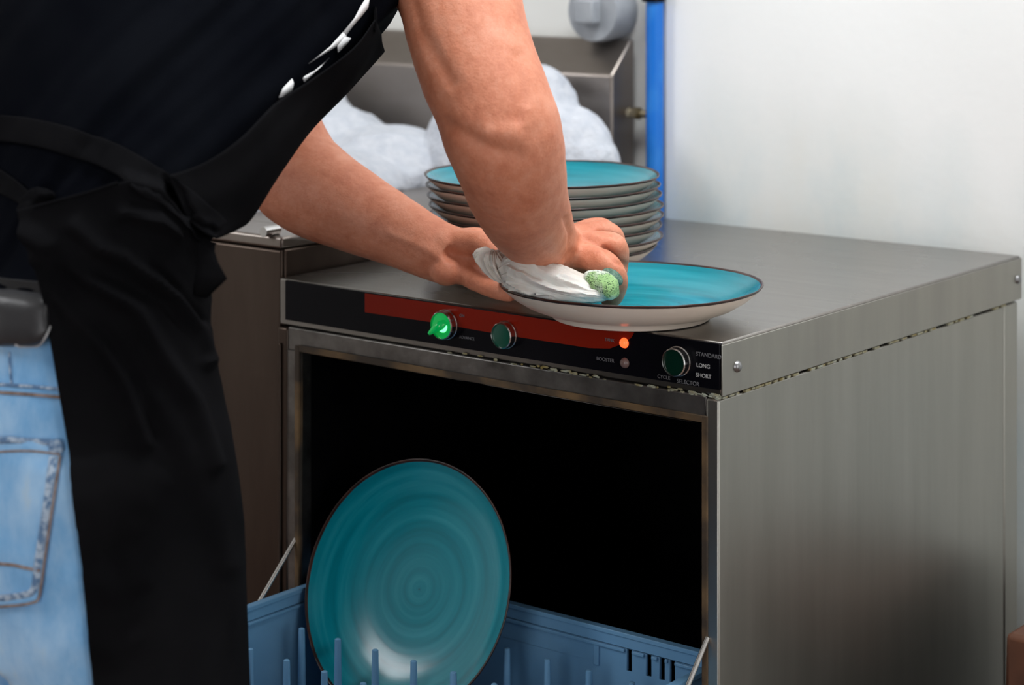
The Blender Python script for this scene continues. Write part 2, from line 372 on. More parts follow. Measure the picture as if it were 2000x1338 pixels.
# body: side panels, back, open front frame, tank interior
ST = 0.0 
body = MB()
body.box(-0.016, -0.001, 0.0, D - 0.045, 0.10, TOP - LID - 0.002)          # right side panel
mk('side_panel', body, M['side_steel'], dw, bevel=0.002)
mk('rear_panel', MB().box(-0.024, -0.0015, D - 0.042, D - 0.005, 0.10, TOP - LID - 0.002).box(-W + 0.001, -0.024, D - 0.02, D - 0.005, 0.10, TOP - LID - 0.002), M['side_steel'], dw, bevel=0.002)
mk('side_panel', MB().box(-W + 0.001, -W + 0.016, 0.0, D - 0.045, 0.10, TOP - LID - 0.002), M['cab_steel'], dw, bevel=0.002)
# opening, read off the photograph on the front plane
oz = (on_y(585, 690).z + on_y(1370, 822).z) / 2; oxl = on_y(585, 700).x; oxr = on_y(1372, 900).x
fr = MB()
fr.box(-W + 0.0165, -0.0165, 0.001, 0.02, oz, TOP - LID - 0.0002)
fr.box(-W + 0.0165, oxl, 0.001, 0.02, 0.30, oz); fr.box(oxr, -0.0165, 0.001, 0.02, 0.30, oz)
fr.box(-W + 0.0165, -0.0165, 0.001, 0.02, 0.12, 0.30)
mk('front_frame', fr, M['front_steel'], dw, bevel=0.0015)
g = MB(); q = 0.007
g.box(oxr - 0.0005, oxr + 0.0065, -0.0012, 0.004, 0.30, oz + q); g.box(oxl - q, oxl, -0.0012, 0.004, 0.30, oz + q); g.box(oxl, oxr, -0.0012, 0.004, oz, oz + q)
mk('door_seal', g, M['seal'], dw, bevel=0.001)
# raised bead line of the left frame post
mk('frame_bead', MB().box(-W + 0.004, -W + 0.0075, -0.003, 0.001, 0.30, TOP - LID - 0.02), M['cab_steel'], dw, bevel=0.001)
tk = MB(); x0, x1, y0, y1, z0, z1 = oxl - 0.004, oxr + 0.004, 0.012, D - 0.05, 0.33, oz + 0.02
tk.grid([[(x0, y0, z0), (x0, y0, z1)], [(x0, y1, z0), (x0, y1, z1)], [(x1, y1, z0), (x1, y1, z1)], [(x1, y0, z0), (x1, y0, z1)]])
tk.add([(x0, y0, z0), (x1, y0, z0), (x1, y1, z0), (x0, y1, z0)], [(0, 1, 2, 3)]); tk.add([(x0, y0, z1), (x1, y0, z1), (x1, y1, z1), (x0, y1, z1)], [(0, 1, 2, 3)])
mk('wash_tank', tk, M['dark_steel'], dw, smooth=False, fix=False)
for px in (-W + 0.05, -0.05):
    for py in (0.05, D - 0.06): mk('foot', MB().lathe([(0, 0), (0.022, 0), (0.022, 0.01), (0.014, 0.02), (0.014, 0.101), (0, 0.101)], (px, py, 0), 20), M['panel'], dw)
# folded door lying open, with its hinge arms
RZ = TOP - 0.3409                                                   # top edge of the rack
RF = RZ - 0.119                                                     # rack floor
dz = RF - 0.012
dr = MB().box(oxl - 0.008, oxr + 0.012, -0.50, -0.004, dz - 0.035, dz - 0.003)
mk('door', dr, M['front_steel'], dw, bevel=0.003)
for (pa, pb, ya, xx) in (((578, 1052), (508, 1173), 0.002, 0), ((1382, 1246), (1344, 1338), 0.0, 0)):
    a = on_y(*pa, ya); # top end on the frame post
    b = on_x(*pb, a.x - 0.0005); dirv = (b - a).normalized(); e = a + dirv * ((a.z - dz) / -dirv.z)
    mk('door_arm', MB().tube([a, e], 0.0026, 10), M['chrome'], dw)
# control panel
pz0, pz1 = on_y(1400, 762).z, TOP - 0.001
pxl = on_y(556, 600).x
pn = mk('control_panel', MB().box(pxl, -0.0006, 0.0006, 0.006, pz0, pz1), M['panel'], dw, bevel=0.0005)
def F(px, py, y=-0.0002): return on_y(px, py, y)
red = [F(712, 573), F(840, 590.5), F(970, 608), F(1100, 627), F(1238, 648)]
low = [F(712, 610), F(840, 629), F(970, 652), F(1100, 672), F(1150, 680), F(1190, 681), F(1215, 672), F(1232, 660)]
for p in red: p.z = min(p.z, TOP - 0.002)
ring_ = red + low[::-1]; rb = MB(); n_ = len(ring_)
yf = [Vector((p.x, 0.0002, p.z)) for p in ring_]; yb = [Vector((p.x, 0.0010, p.z)) for p in ring_]
rb.add(yf + yb, [tuple(range(n_))] + [(i, (i + 1) % n_, n_ + (i + 1) % n_, n_ + i) for i in range(n_)])
mk('red_stripe', rb, M['red'], pn, smooth=False)
def button(name, px, py, rpx, lens, kind):
    c = F(px, py, -0.010); r = rpx / FPX * (c - CAM).dot(EZ); r *= 1.06
    b = mk(name, MB().lathe([(0, -0.0005), (r * 1.07, -0.0005), (r * 1.07, 0.003), (r * 1.02, 0.0036), (r, 0.0105), (r * 0.93, 0.0115), (r * 0.90, 0.0105), (r * 0.90, 0.006)], (c.x, 0, c.z), 40, axis='Y'), M['chrome'], pn)
    l = mk('lens', MB().lathe([(r * 0.90, 0.006), (r * 0.90, 0.0098), (r * 0.6, 0.0104), (0, 0.0106)], (c.x, 0, c.z), 40, axis='Y'), lens, b)
    return b, c, r
b, c, r = button('selector_switch', 862, 636, 26, M['greenlit'], 0)
b['label'] = 'green selector switch lit up'
a = F(835, 652, -0.016); d = (a - c); 
mk('pointer', MB().tube([Vector((c.x, -0.006, c.z)) - d * 0.45, Vector((c.x, -0.014, c.z)), Vector((a.x, -0.013, a.z))], [0.0035, 0.0052, 0.0020], 10, sub=4), M['greenlit'], b)
mk('lamp_core', MB().ball((c.x + 0.002, -0.0105, c.z - 0.001), (0.0066, 0.0024, 0.0062)), M['greenhot'], b)
button('push_button', 979, 656, 24, M['green'], 1)[0]['label'] = 'plain dark green push button'
button('cycle_selector', 1316, 708, 26, M['darkgreen'], 1)[0]['label'] = 'bright chrome ringed cycle selector'
for nm, px, py, m in (('tank_lamp', 1219, 670, M['led']), ('booster_lamp', 1220, 709, M['lampoff'])):
    c = F(px, py); mk(nm, MB().lathe([(0, 0.0042), (0.0028, 0.0038), (0.0046, 0.0022), (0.0053, 0), (0, 0)][::-1], (c.x, 0.0002, c.z), 24, axis='Y'), m, pn)
def txt(body, px, py, hpx, m, bold=0.0):
    c = F(px, py, -0.0001); text('lettering', body, c, hpx / FPX * 2.05 * 1.12, m, pn, bold=bold)
txt('TANK', 1181, 663, 8, M['printdim']); txt('BOOSTER', 1165, 700, 9, M['printdim'])
txt('STANDARD', 1359, 691, 10, M['printdim']); txt('LONG', 1360, 713, 10, M['print']); txt('SHORT', 1359, 732, 10, M['print']); txt('SELECTOR', 1322, 744, 10, M['printdim']); txt('CYCLE', 1284, 735, 9, M['printdim'])
txt('ON', 897, 616, 8, M['printdim']); txt('ADVANCE', 897, 658, 8, M['printdim'])
# screws on the lid flange
for px, py in ((1440, 716), (1988, 546)):
    c = on_x(px, py, 0.0016)
    mk('screw', MB().lathe([(0, 0.004), (0.003, 0.0038), (0.0052, 0.002), (0.0058, 0)][::-1], (0.0016, c.y, c.z), 18, axis='X'), M['screw'], dw)

# ------------------------------------------------------------------ sink table, foam, plumbing
TX = -0.6085; TH = on_y(553, 464, 0.016).z; BY = WY - 0.003
sk = thing('sink_table', 'stainless steel sink unit with sloped backsplash left of the dishwasher', 'sink', ((TX - 1.75) / 2, 0.35, 0))
SXL = -1.75; BX = -0.785; bxl = -1.6; by0, by1 = 0.09, 0.66; bz = TH - 0.28
t = MB()
t.box(SXL, TX, 0.016, by0, TH - 0.014, TH); t.box(SXL, TX, by1, BY, TH - 0.014, TH); t.box(BX, TX, by0, by1, TH - 0.014, TH); t.box(SXL, bxl, by0, by1, TH - 0.014, TH)
mk('worktop', t, M['sink_steel'], sk, bevel=0.003)
bs = MB(); b0, b1 = bxl, BX
bs.grid([[(b0, by0, bz), (b0, by0, TH - .01)], [(b1, by0, bz), (b1, by0, TH - .01)], [(b1, by1, bz), (b1, by1, TH - .01)], [(b0, by1, bz), (b0, by1, TH - .01)], [(b0, by0, bz), (b0, by0, TH - .01)]])
bs.add([(b0, by0, bz), (b1, by0, bz), (b1, by1, bz), (b0, by1, bz)], [(0, 1, 2, 3)])
mk('basin', bs, M['sink_steel'], sk, smooth=False)
sp1 = TOP + 0.2417; yl = on_x(1195, 148, TX); spf = yl.y; zf = yl.z
prof = [(BY, TH - 0.005), (BY, sp1), (BY - 0.008, sp1), (spf, zf), (spf, TH - 0.005)]
sp = MB(); L0 = [Vector((TX, y_, z_)) for y_, z_ in prof]; L1 = [Vector((SXL, y_, z_)) for y_, z_ in prof]
sp.add(L0 + L1, [(0, 1, 2, 3, 4), (9, 8, 7, 6, 5)] + [(i, 5 + i, 5 + (i + 1) % 5, (i + 1) % 5) for i in range(5)])
mk('backsplash', sp, M['sink_steel'], sk, bevel=0.003)
cb = MB(); cb.box(SXL, TX - 0.001, 0.022, BY, 0.12, TH - 0.0145)
cb_o = mk('cabinet', cb, M['cab_steel'], sk, bevel=0.003)
mk('cabinet_door', MB().box(-1.19, TX - 0.0015, 0.0165, 0.0218, 0.30, TH - 0.0155), M['cab_steel'], sk, bevel=0.004)
for px in (SXL + .05, TX - .05):
    for py in (0.08, 0.66): mk('leg', MB().tube([(px, py, 0), (px, py, 0.121)], 0.02, 16), M['sink_steel'], sk)
kc = on_y(521, 452, 0.012); mk('edge_glint', MB().tube([(kc.x, 0.03, kc.z), (kc.x, 0.006, kc.z)], 0.006, 16), M['chrome'], sk)  # chrome peg standing in for the bright glint on the worktop's front rim
# foam heaped in the basin and over the end of the worktop
fm = MB()
def blob(px, py, z, r, sq=1.0):
    c = at(px, py, z); fm.ball(c, (r, r, r * sq))
def foam_fn(co, n):
    a = noise.fractal(co * 14, 1.0, 2.0, 3) * 0.008 + noise.noise(co * 60) * 0.0018 + noise.noise(co * 150) * 0.0008
    q = n * a
    if co.z + q.z < TH + 0.001 and not (bxl < co.x < BX and by0 < co.y < by1): q.z = TH + 0.001 - co.z
    if co.y + q.y > spf - 0.002: q.y = spf - 0.002 - co.y
    return q
FC = lambda x, y, z, r: fm.ball((x, y, TH + z), r)
fm.box(bxl + .004, BX - .004, by0 + .004, by1 - .004, TH - 0.06, TH + 0.02)
for x, y, z, r in ((-0.640, 0.59, 0.025, (.095, .07, .095)), (-0.70, 0.60, 0.07, (.085, .075, .10)), (-0.75, 0.58, 0.03, (.10, .09, .12)), (-0.68, 0.50, 0.0, (.07, .06, .05)),
                   (-0.90, 0.52, 0.0, (.12, .12, .075)), (-1.01, 0.52, 0.015, (.10, .12, .085)), (-1.10, 0.50, 0.045, (.12, .14, .11)), (-1.22, 0.50, 0.06, (.14, .14, .135)), (-1.32, 0.50, 0.05, (.16, .14, .14)),
                   (-0.86, 0.36, 0.0, (.09, .13, .055)), (-0.98, 0.34, 0.0, (.12, .14, .07)), (-1.2, 0.33, 0.0, (.16, .17, .09)), (-0.88, 0.2, 0.0, (.09, .1, .04)), (-1.05, 0.2, 0.0, (.13, .1, .05)), (-1.35, 0.25, 0.0, (.2, .15, .07))):
    FC(x, y, z, r)
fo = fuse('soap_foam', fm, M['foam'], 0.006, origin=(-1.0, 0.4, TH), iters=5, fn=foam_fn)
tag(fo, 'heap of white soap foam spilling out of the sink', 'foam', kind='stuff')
# blue pipe on the wall
pa = on_y(1279, 200, WY - 0.016); prad = 17.5 / FPX * (pa - CAM).dot(EZ)
pp = thing('water_pipe', 'bright blue vertical pipe on the wall beside the sink', 'pipe', (pa.x, pa.y, 0))
mk('pipe', MB().tube([(pa.x, pa.y, 0), (pa.x, pa.y, 2.7)], prad, 24), M['bluepipe'], pp)
ck = on_y(1270, 3, pa.y); mk('pipe_clip', MB().lathe([(prad, 0), (prad + .004, 0), (prad + .004, .02), (prad, .02)], (pa.x - .002, pa.y, ck.z), 24).box(pa.x - .006, pa.x + .006, pa.y, WY + .009, ck.z, ck.z + .02), M['panel'], pp)
vz = on_y(1235, 221, pa.y).z; va = on_y(1212, 221, pa.y).x
vb = MB().tube([(pa.x - prad * .6, pa.y, vz), (va + 0.005, pa.y, vz)], 0.0055, 14)
mk('branch_pipe', vb, M['brass'], pp)
mk('valve_nut', MB().tube([(va - 0.004, pa.y, vz), (va + .002, pa.y, vz), (va + .014, pa.y, vz), (va + .018, pa.y, vz)], [.006, .0095, .0095, .006], 6).tube([(va + .024, pa.y, vz), (va + .034, pa.y, vz)], .0085, 6), M['brass'], pp)
# grey threaded plug on the wall
c0 = on_y(1155, 22, WY - 0.045); rr = 52 / FPX * (c0 - CAM).dot(EZ) * 1.16
pl = thing('wall_plug', 'round grey plastic drain plug with square boss above the sink', 'plug', (c0.x, WY + .01, c0.z))
mk('plug_body', MB().lathe([(0, 0), (rr * 0.96, 0), (rr, .006), (rr, .048), (rr * .97, .053), (0, .055)], (c0.x, WY + 0.01, c0.z), 40, axis='Y'), M['greyplastic'], pl)
mk('square_boss', MB().box(c0.x - .017, c0.x + .017, WY - .067, WY - .044, c0.z - .017, c0.z + .017), M['greyplastic'], pl, bevel=0.003)

# dark bin beyond the frame on the right: it is seen mirrored in the side panel
BNX, BNY = 0.215, 0.585
bn = thing('waste_bin', 'dark waste bin with a brown liner standing behind the right corner of the dishwasher', 'bin', (BNX, BNY, 0))
def sq(z_, k_): return [Vector((BNX + sx_ * k_ * .125, BNY + sy_ * k_ * .125, z_)) for sx_, sy_ in ((-1, -1), (1, -1), (1, 1), (-1, 1))]
mk('bin_body', MB().rings([sq(0, .84), sq(.455, 1), sq(.462, 1.03), sq(.475, 1.03)]), M['panel'], bn, bevel=0.008)
M['bag'] = mottled('brown_bin_bag', (0.045, 0.016, 0.008), (0.10, 0.035, 0.016), 0.5, 14)
mk('bin_liner', MB().rings([sq(.445, 1.05), sq(.515, 1.04), sq(.515, .9)]), M['bag'], bn, bevel=0.006)

# ------------------------------------------------------------------ plates
PR, PH = 0.1365, 0.036
def make_plate():
    o = bpy.data.objects.new('dinner_plate', None)
    prof_in = [(0.0005, .0085), (0.03, .0085), (0.06, .009), (0.085, .0115), (0.105, .017), (0.122, .0265), (0.130, .0319), (0.1334, .0342)]
    prof_rim = [(0.1334, .0342), (0.1345, .0350), (0.1357, .0359), (0.1365, .0358), (0.1366, .0346), (0.1357, .0334), (0.1348, .0327)]
    prof_out = [(0.1348, .0327), (0.131, .0290), (0.122, .0215), (0.108, .0130), (0.095, .0082), (0.084, .0055), (0.082, .001), (0.0805, 0), (0.078, 0), (0.076, .003), (0.07, .0045), (0.0005, .0045)]
    b = MB()
    b.lathe(prof_in + prof_rim[1:] + prof_out[1:], seg=96, mi=[0] * (len(prof_in) - 1) + [1] * (len(prof_rim) - 1) + [2] * (len(prof_out) - 1))
    me = bpy.data.meshes.new('dinner_plate'); me.from_pydata(b.v, [], b.f); me.polygons.foreach_set('material_index', b.m)
    bm = bmesh.new(); bm.from_mesh(me); bmesh.ops.remove_doubles(bm, verts=bm.verts, dist=1e-6); bmesh.ops.recalc_face_normals(bm, faces=bm.faces)
    # hand made look: the edge is not perfectly round or level
    for v in bm.verts:
        r_ = math.hypot(v.co.x, v.co.y); a = math.atan2(v.co.y, v.co.x)
        k = max(0, (r_ - 0.09) / 0.046); v.co.z += k * 0.0007 * math.sin(3 * a + 1) + k * 0.0004 * noise.noise(Vector((math.cos(a) * 6, math.sin(a) * 6, 0)))
    body = bm.copy()
    bmesh.ops.delete(body, geom=[f for f in body.faces if f.material_index == 1], context='FACES')
    rim = bm.copy()
    bmesh.ops.delete(rim, geom=[f for f in rim.faces if f.material_index != 1], context='FACES')
    body.to_mesh(me); me2 = bpy.data.meshes.new('rim'); rim.to_mesh(me2)
    for q in (bm, body, rim): q.free()
    for p in me2.polygons: p.material_index = 0
    bpy.data.objects.remove(o)
    p = link('dinner_plate', me, [M['teal'], M['rim'], M['cream']]); r_ = link('rim', me2, M['rim'], p)
    return p
plate = make_plate()
c = at(1232, 551, 0.371 * FPX / 700.7)
plate.location = (c.x, c.y, TOP + 0.0008); plate.rotation_euler = (0, 0, R(20))
tag(plate, 'teal plate being wiped at the front edge of the dishwasher top', 'plate')
PC = plate.location.copy()
# stack of eight
z0 = 0.0; base_c = at(1058, 350, 2.435)
names = ['topmost', 'second from the top', 'third from the top', 'fourth from the top', 'fifth from the top', 'sixth from the top', 'second from the bottom', 'bottom']
SX = (-0.0008, 0.0006, 0.0025, 0.0040, 0.0036, 0.0028, 0.0030, -0.0015)
for k in range(8):
    p = copy_tree(plate); i = 7 - k
    p.location = (base_c.x + EX.x * SX[k] * 1.2 + random.uniform(-.001, .001), base_c.y + EX.y * SX[k] * 1.2 + random.uniform(-.001, .001), TOP + 0.0008 + i * 0.0115)
    p.rotation_euler = (R(random.uniform(-.25, .25)), R(random.uniform(-.25, .25)), random.uniform(0, 6))
    tag(p, 'teal plate with cream underside, %s in the stack of eight' % names[k], 'plate', 'stacked teal plates on the dishwasher')
# plate standing in the rack
p = copy_tree(plate)
pc = at(797, 1146, 2.285)
p.location = pc
tag(p, 'teal plate standing on edge in the blue dish rack', 'plate')
if 'group' in p: del p['group']
lean = R(22)
N_ = (Vector((0.06, -1, 0)).normalized() * math.cos(lean) + UP * math.sin(lean)).normalized()
p.rotation_mode = 'QUATERNION'; p.rotation_quaternion = N_.to_track_quat('Z', 'Y')
p.location = pc - N_ * 0.03
RACKP = p

# ------------------------------------------------------------------ dish rack
rx0, rx1, ry1 = -0.55, -0.05, 0.0922; ry0 = ry1 - 0.5
rk = thing('dish_rack', 'blue plastic peg rack pulled out over the open dishwasher door', 'rack', ((rx0 + rx1) / 2, (ry0 + ry1) / 2, RF - 0.011))
th = 0.004
def wall_mb(mb, a, b, nrm, slots=()):
    """one rack wall from a to b (outer face line), thickness inward along nrm, a rim lip and cut slots"""
    a, b = Vector((*a, 0)), Vector((*b, 0)); L = (b - a).length; u = (b - a) / L; n = Vector((*nrm, 0))
    def bx(s0, s1, z0, z1, t0=0.0, t1=th):
        vs_ = [a + u * s + n * t + UP * z for z in (z0, z1) for s, t in ((s0, t0), (s1, t0), (s1, t1), (s0, t1))]
        mb.add(vs_, [(0, 3, 2, 1), (4, 5, 6, 7), (0, 1, 5, 4), (1, 2, 6, 5), (2, 3, 7, 6), (3, 0, 4, 7)])
    zt, zl, zs = RZ, RZ - 0.0165, RZ - 0.040
    bx(0, L, RF, zs); bx(0, L, zl, zt - 0.004); bx(-.002, L + .002, zt - 0.005, zt, -0.004, th + 0.002)
    cuts = sorted(slots); s = 0
    for c_ in cuts: bx(s, c_ - 0.003, zs, zl); s = c_ + 0.003
    bx(s, L, zs, zl)
    s = 0
    for c_ in cuts: bx(s + .0005, c_ - 0.0045, zl - 0.0035, zl, th, th + 0.0035); s = c_ + 0.0045
    bx(s, L, zl - 0.0035, zl, th, th + 0.0035)
rb = MB()
sl = [on_y(px, 1250, ry1 - th).x for px in (1229, 1267, 1293, 1313)]
solid = on_y(1166, 1250, ry1 - th).x
wall_mb(rb, (rx0, ry1), (rx1, ry1), (0, -1), [x - rx0 for x in sl])
wall_mb(rb, (rx0, ry0), (rx0, ry1), (1, 0), [.06, .1, .18, .22, .3, .46 - .02])
wall_mb(rb, (rx1, ry0), (rx1, ry1), (-1, 0), [.1, .16, .22, .3, .36])
wall_mb(rb, (rx0, ry0), (rx1, ry0), (0, 1), [.1, .16, .22, .3, .36])
rb.box(solid - .0035, solid + .0035, ry1 - th - .0022, ry1 - th, RZ - .042, RZ - .0165)
mk('rack_wall', rb, M['rack'], rk, bevel=0.0008)
fl = MB(); k = rx0 + 0.004
xs = [rx0 + 0.004 + i * (0.492 / 20) for i in range(21)]
for i, x in enumerate(xs): fl.box(x - .002, x + .002, ry0 + .004, ry1 - .004, RF - .010, RF + (-.001 if i % 2 else 0))
for i in range(21):
    y = ry0 + 0.004 + i * (0.492 / 20); fl.box(rx0 + .004, rx1 - .004, y - .002, y + .002, RF - .010, RF - (.0005 if i % 2 else .002))
mk('rack_floor', fl, M['rack'], rk)
HT = CAM.z - 0.787                                                  # peg tips
PT = RZ - 0.027
def tip(px, py): return on_z(px, py, PT)
A = tip(660, 1247); Bt = tip(990, 1265); Ct = tip(560, 1288)
rows = []
dx = 0.0543
pegs = []
for base_, ys in ((A, 0), (Bt, 0), (Ct, 0)):
    i0 = math.ceil((rx0 + .02 - base_.x) / dx); i1 = math.floor((rx1 - .02 - base_.x) / dx)
    for i in range(i0, i1 + 1): pegs.append((base_.x + i * dx, base_.y))
dy = (Bt.y - Ct.y) / 2
for j in (1, 2, 3):
    i0 = math.ceil((rx0 + .02 - Ct.x) / dx); i1 = math.floor((rx1 - .02 - Ct.x) / dx)
    for i in range(i0, i1 + 1):
        if Ct.y - j * dy > ry0 + .03: pegs.append((Ct.x + i * dx, Ct.y - j * dy))
for (x, y) in pegs:
    h = PT
    mk('peg', MB().box(x - .0062, x + .0062, y - .0038, y + .0038, RF - .002, RF + .022).tube([(x, y, RF), (x, y, h - .004), (x, y, h - .0008), (x, y, h)], [(.0052, .0045), (.0036, .0034), (.0034, .0032), (.0018, .0018)], 10), M['rack'], rk, bevel=0)

# ------------------------------------------------------------------ the person
KS = 0.87                                                          # build of the lower body
HIP = at(139, 520, 2.13 * KS); SHO = at(600, -300, 2.25)                 # middle of the hips, middle of the shoulders
FW = (EX * 0.743 + EZ * 0.669).normalized(); RT = (EX * 0.669 - EZ * 0.743).normalized()
SPN = (SHO - HIP).normalized(); NRM = (FW - SPN * FW.dot(SPN)).normalized()
ps = thing('person', 'person in black shirt and black apron bending over the dishwasher wiping a plate', 'person', (HIP.x, HIP.y, 0))
def body_ring(c, a, b, nrm=None, n=28, back=1.0):
    nrm = nrm or FW
    return [c + RT * (a * math.cos(2 * math.pi * k / n)) + nrm * (b * math.sin(2 * math.pi * k / n) * (1 if k <= n / 2 else back)) for k in range(n)]
def K(pts): return [at(x, y, z) for x, y, z, *_ in pts]
def KR(pts): return [r_ * z / FPX for x, y, z, r_ in pts]
KNEE = {}; ANK = {}
for sd in (-1, 1):
    KNEE[sd] = Vector((0, 0, 0.53)) + Vector((HIP.x, HIP.y, 0)) + RT * 0.082 * sd + FW * 0.015
    ANK[sd] = Vector((0, 0, 0.09)) + Vector((HIP.x, HIP.y, 0)) + RT * 0.10 * sd - FW * 0.09
sk_b = MB()
# trunk under the shirt
tr = []
for s_, a_, b_, fo_ in ((-.10, .10, .07, 0), (0, .11, .075, 0), (.25, .13, .09, -.03), (.55, .15, .10, -.03), (.8, .18, .11, 0), (.97, .13, .08, 0), (1.05, .07, .07, 0)):
    tr.append(body_ring(HIP + (SHO - HIP) * s_ + NRM * fo_, a_, b_, NRM))
sk_b.rings(tr)
for sd in (-1, 1):
    sk_b.tube([HIP - UP * 0.02 + RT * 0.08 * sd, KNEE[sd], ANK[sd], ANK[sd] - UP * 0.05], [.07, .055, .042, .04], 20, sub=5)
    sk_b.tube([ANK[sd] - UP * .055 - FW * .04, ANK[sd] - UP * .06 + FW * .14], [.035, .03], 14)
# head bent forward over the work, above the frame
NECK = SHO + SPN * 0.03; HC = SHO + SPN * 0.20 + FW * 0.075
HN = (FW - UP * 0.45).normalized(); HU = (UP + FW * 0.45).normalized(); HRt = RT
sk_b.tube([NECK - SPN * .06, NECK + (HC - NECK) * .5, HC - HU * .02], [.068, .060, .062], 20, sub=4)
sk_b.ball(HC + HU * .03, (.076, .095, .085), ax=(HRt, HN, HU)); sk_b.ball(HC - HU * .035 + HN * .025, (.060, .068, .075), ax=(HRt, HN, HU)); sk_b.ball(HC - HU * .095 + HN * .055, (.03, .028, .022), ax=(HRt, HN, HU))
sk_b.tube([HC + HU * .03 + HN * .088, HC - HU * .005 + HN * .112, HC - HU * .022 + HN * .104], [.009, .013, .012], 10, sub=3)
for sd in (-1, 1): sk_b.ball(HC + HRt * .077 * sd, (.009, .018, .030), ax=(HRt, HN, HU)); sk_b.ball(HC + HU * .042 + HN * .084 + HRt * .028 * sd, (.022, .01, .006), ax=(HRt, HN, HU))
sk_b.ball(HC - HU * .052 + HN * .088, (.024, .010, .007), ax=(HRt, HN, HU)); sk_b.ball(HC - HU * .063 + HN * .086, (.020, .009, .007), ax=(HRt, HN, HU))
# right arm, from the photograph: x, y, distance, radius in pixels
RA = [(700, -330, 2.20, 120), (785, -300, 2.14, 135), (850, -120, 2.08, 126), (892, -20, 2.045, 121), (912, 60, 2.02, 119), (935, 135, 2.0, 118), (963, 205, 1.985, 117),
      (983, 265, 1.98, 117), (999, 325, 2.0, 107), (1013, 380, 2.035, 97), (1035, 430, 2.085, 84), (1062, 472, 2.14, 68), (1090, 492, 2.18, 58), (1125, 493, 2.195, 55)]
sk_b.tube(K(RA), KR(RA), 28, sub=4)
def knob(x, y, z, r, ax=None): sk_b.ball(at(x, y, z), tuple(q * z / FPX for q in r), ax=ax or (EX, EZ, UP))
knob(1008, 268, 1.945, (44, 38, 38)); knob(965, 250, 1.945, (44, 40, 46)); knob(1062, 505, 2.115, (46, 40, 30)); knob(900, 40, 1.995, (70, 40, 130))
knob(905, 150, 1.98, (50, 55, 110)); knob(1075, 300, 1.99, (30, 40, 70))
# back of the right hand, knuckles, fingers closed down over the cloth
knob(1135, 497, 2.175, (50, 75, 47)); knob(1146, 490, 2.185, (34, 75, 44)); knob(1120, 478, 2.20, (40, 50, 38))
def fing(pts): sk_b.tube(K(pts), KR(pts), 14, sub=4)
fing([(1120, 500, 2.150, 26), (1178, 512, 2.125, 25), (1203, 537, 2.118, 22), (1208, 562, 2.125, 18), (1196, 585, 2.14, 16), (1182, 588, 2.15, 13)])     # little finger
fing([(1130, 480, 2.165, 28), (1180, 478, 2.158, 27), (1204, 482, 2.155, 23), (1210, 512, 2.162, 19), (1204, 545, 2.172, 17), (1190, 560, 2.18, 15)])    # ring finger
fing([(1125, 468, 2.19, 28), (1170, 456, 2.192, 27), (1198, 462, 2.195, 22), (1204, 500, 2.205, 19), (1198, 535, 2.21, 17), (1184, 548, 2.21, 14)])      # middle finger
fing([(1115, 466, 2.21, 26), (1158, 450, 2.222, 25), (1184, 452, 2.23, 22), (1192, 490, 2.236, 19), (1186, 525, 2.24, 16), (1174, 538, 2.24, 13)])       # index finger
fing([(1090, 500, 2.20, 26), (1115, 520, 2.225, 24), (1140, 540, 2.235, 20), (1160, 552, 2.235, 15)])                                       # thumb
# left arm: comes out from behind the apron bib
LSH = SHO - RT * 0.17
LA = [(500, -60, 2.42, 118), (490, 110, 2.40, 106), (530, 235, 2.38, 92), (566, 325, 2.36, 98), (608, 366, 2.335, 96), (665, 398, 2.31, 87), (730, 430, 2.29, 76), (795, 462, 2.26, 66), (845, 487, 2.24, 60), (885, 502, 2.23, 58)]
P_ = [LSH] + K(LA); sk_b.tube(P_, [.06] + KR(LA), 26, sub=4)
knob(905, 500, 2.235, (58, 50, 56)); knob(872, 528, 2.215, (34, 44, 30)); knob(915, 520, 2.225, (58, 44, 38)); knob(925, 490, 2.24, (50, 40, 48))
fing([(890, 520, 2.22, 26), (925, 545, 2.20, 22), (958, 562, 2.18, 19), (985, 572, 2.165, 17), (1005, 578, 2.16, 14)])
fing([(900, 510, 2.24, 26), (938, 535, 2.235, 22), (968, 556, 2.22, 19), (995, 568, 2.205, 17), (1015, 574, 2.20, 14)])
fing([(905, 500, 2.26, 25), (945, 525, 2.265, 21), (975, 546, 2.26, 18), (1000, 558, 2.25, 16), (1018, 563, 2.245, 13)])
fing([(905, 490, 2.28, 24), (945, 515, 2.295, 20), (975, 534, 2.295, 17), (998, 545, 2.29, 15), (1012, 549, 2.285, 12)])
fing([(895, 475, 2.22, 27), (935, 475, 2.20, 24), (968, 492, 2.185, 21), (992, 512, 2.18, 18), (1004, 524, 2.175, 14)])    # thumb over the rim, under the cloth
def px_of(p_): d = p_ - CAM; z_ = d.dot(EZ); return 1000 + FPX * d.dot(EX) / z_, HY - FPX * d.z / z_, z_
def dline(x, y, pts):
    m_ = 1e9
    for (a, b), (c_, d_) in zip(pts, pts[1:]):
        L = (c_ - a) ** 2 + (d_ - b) ** 2; t = max(0, min(1, ((x - a) * (c_ - a) + (y - b) * (d_ - b)) / L)); m_ = min(m_, math.hypot(x - a - t * (c_ - a), y - b - t * (d_ - b)))
    return m_
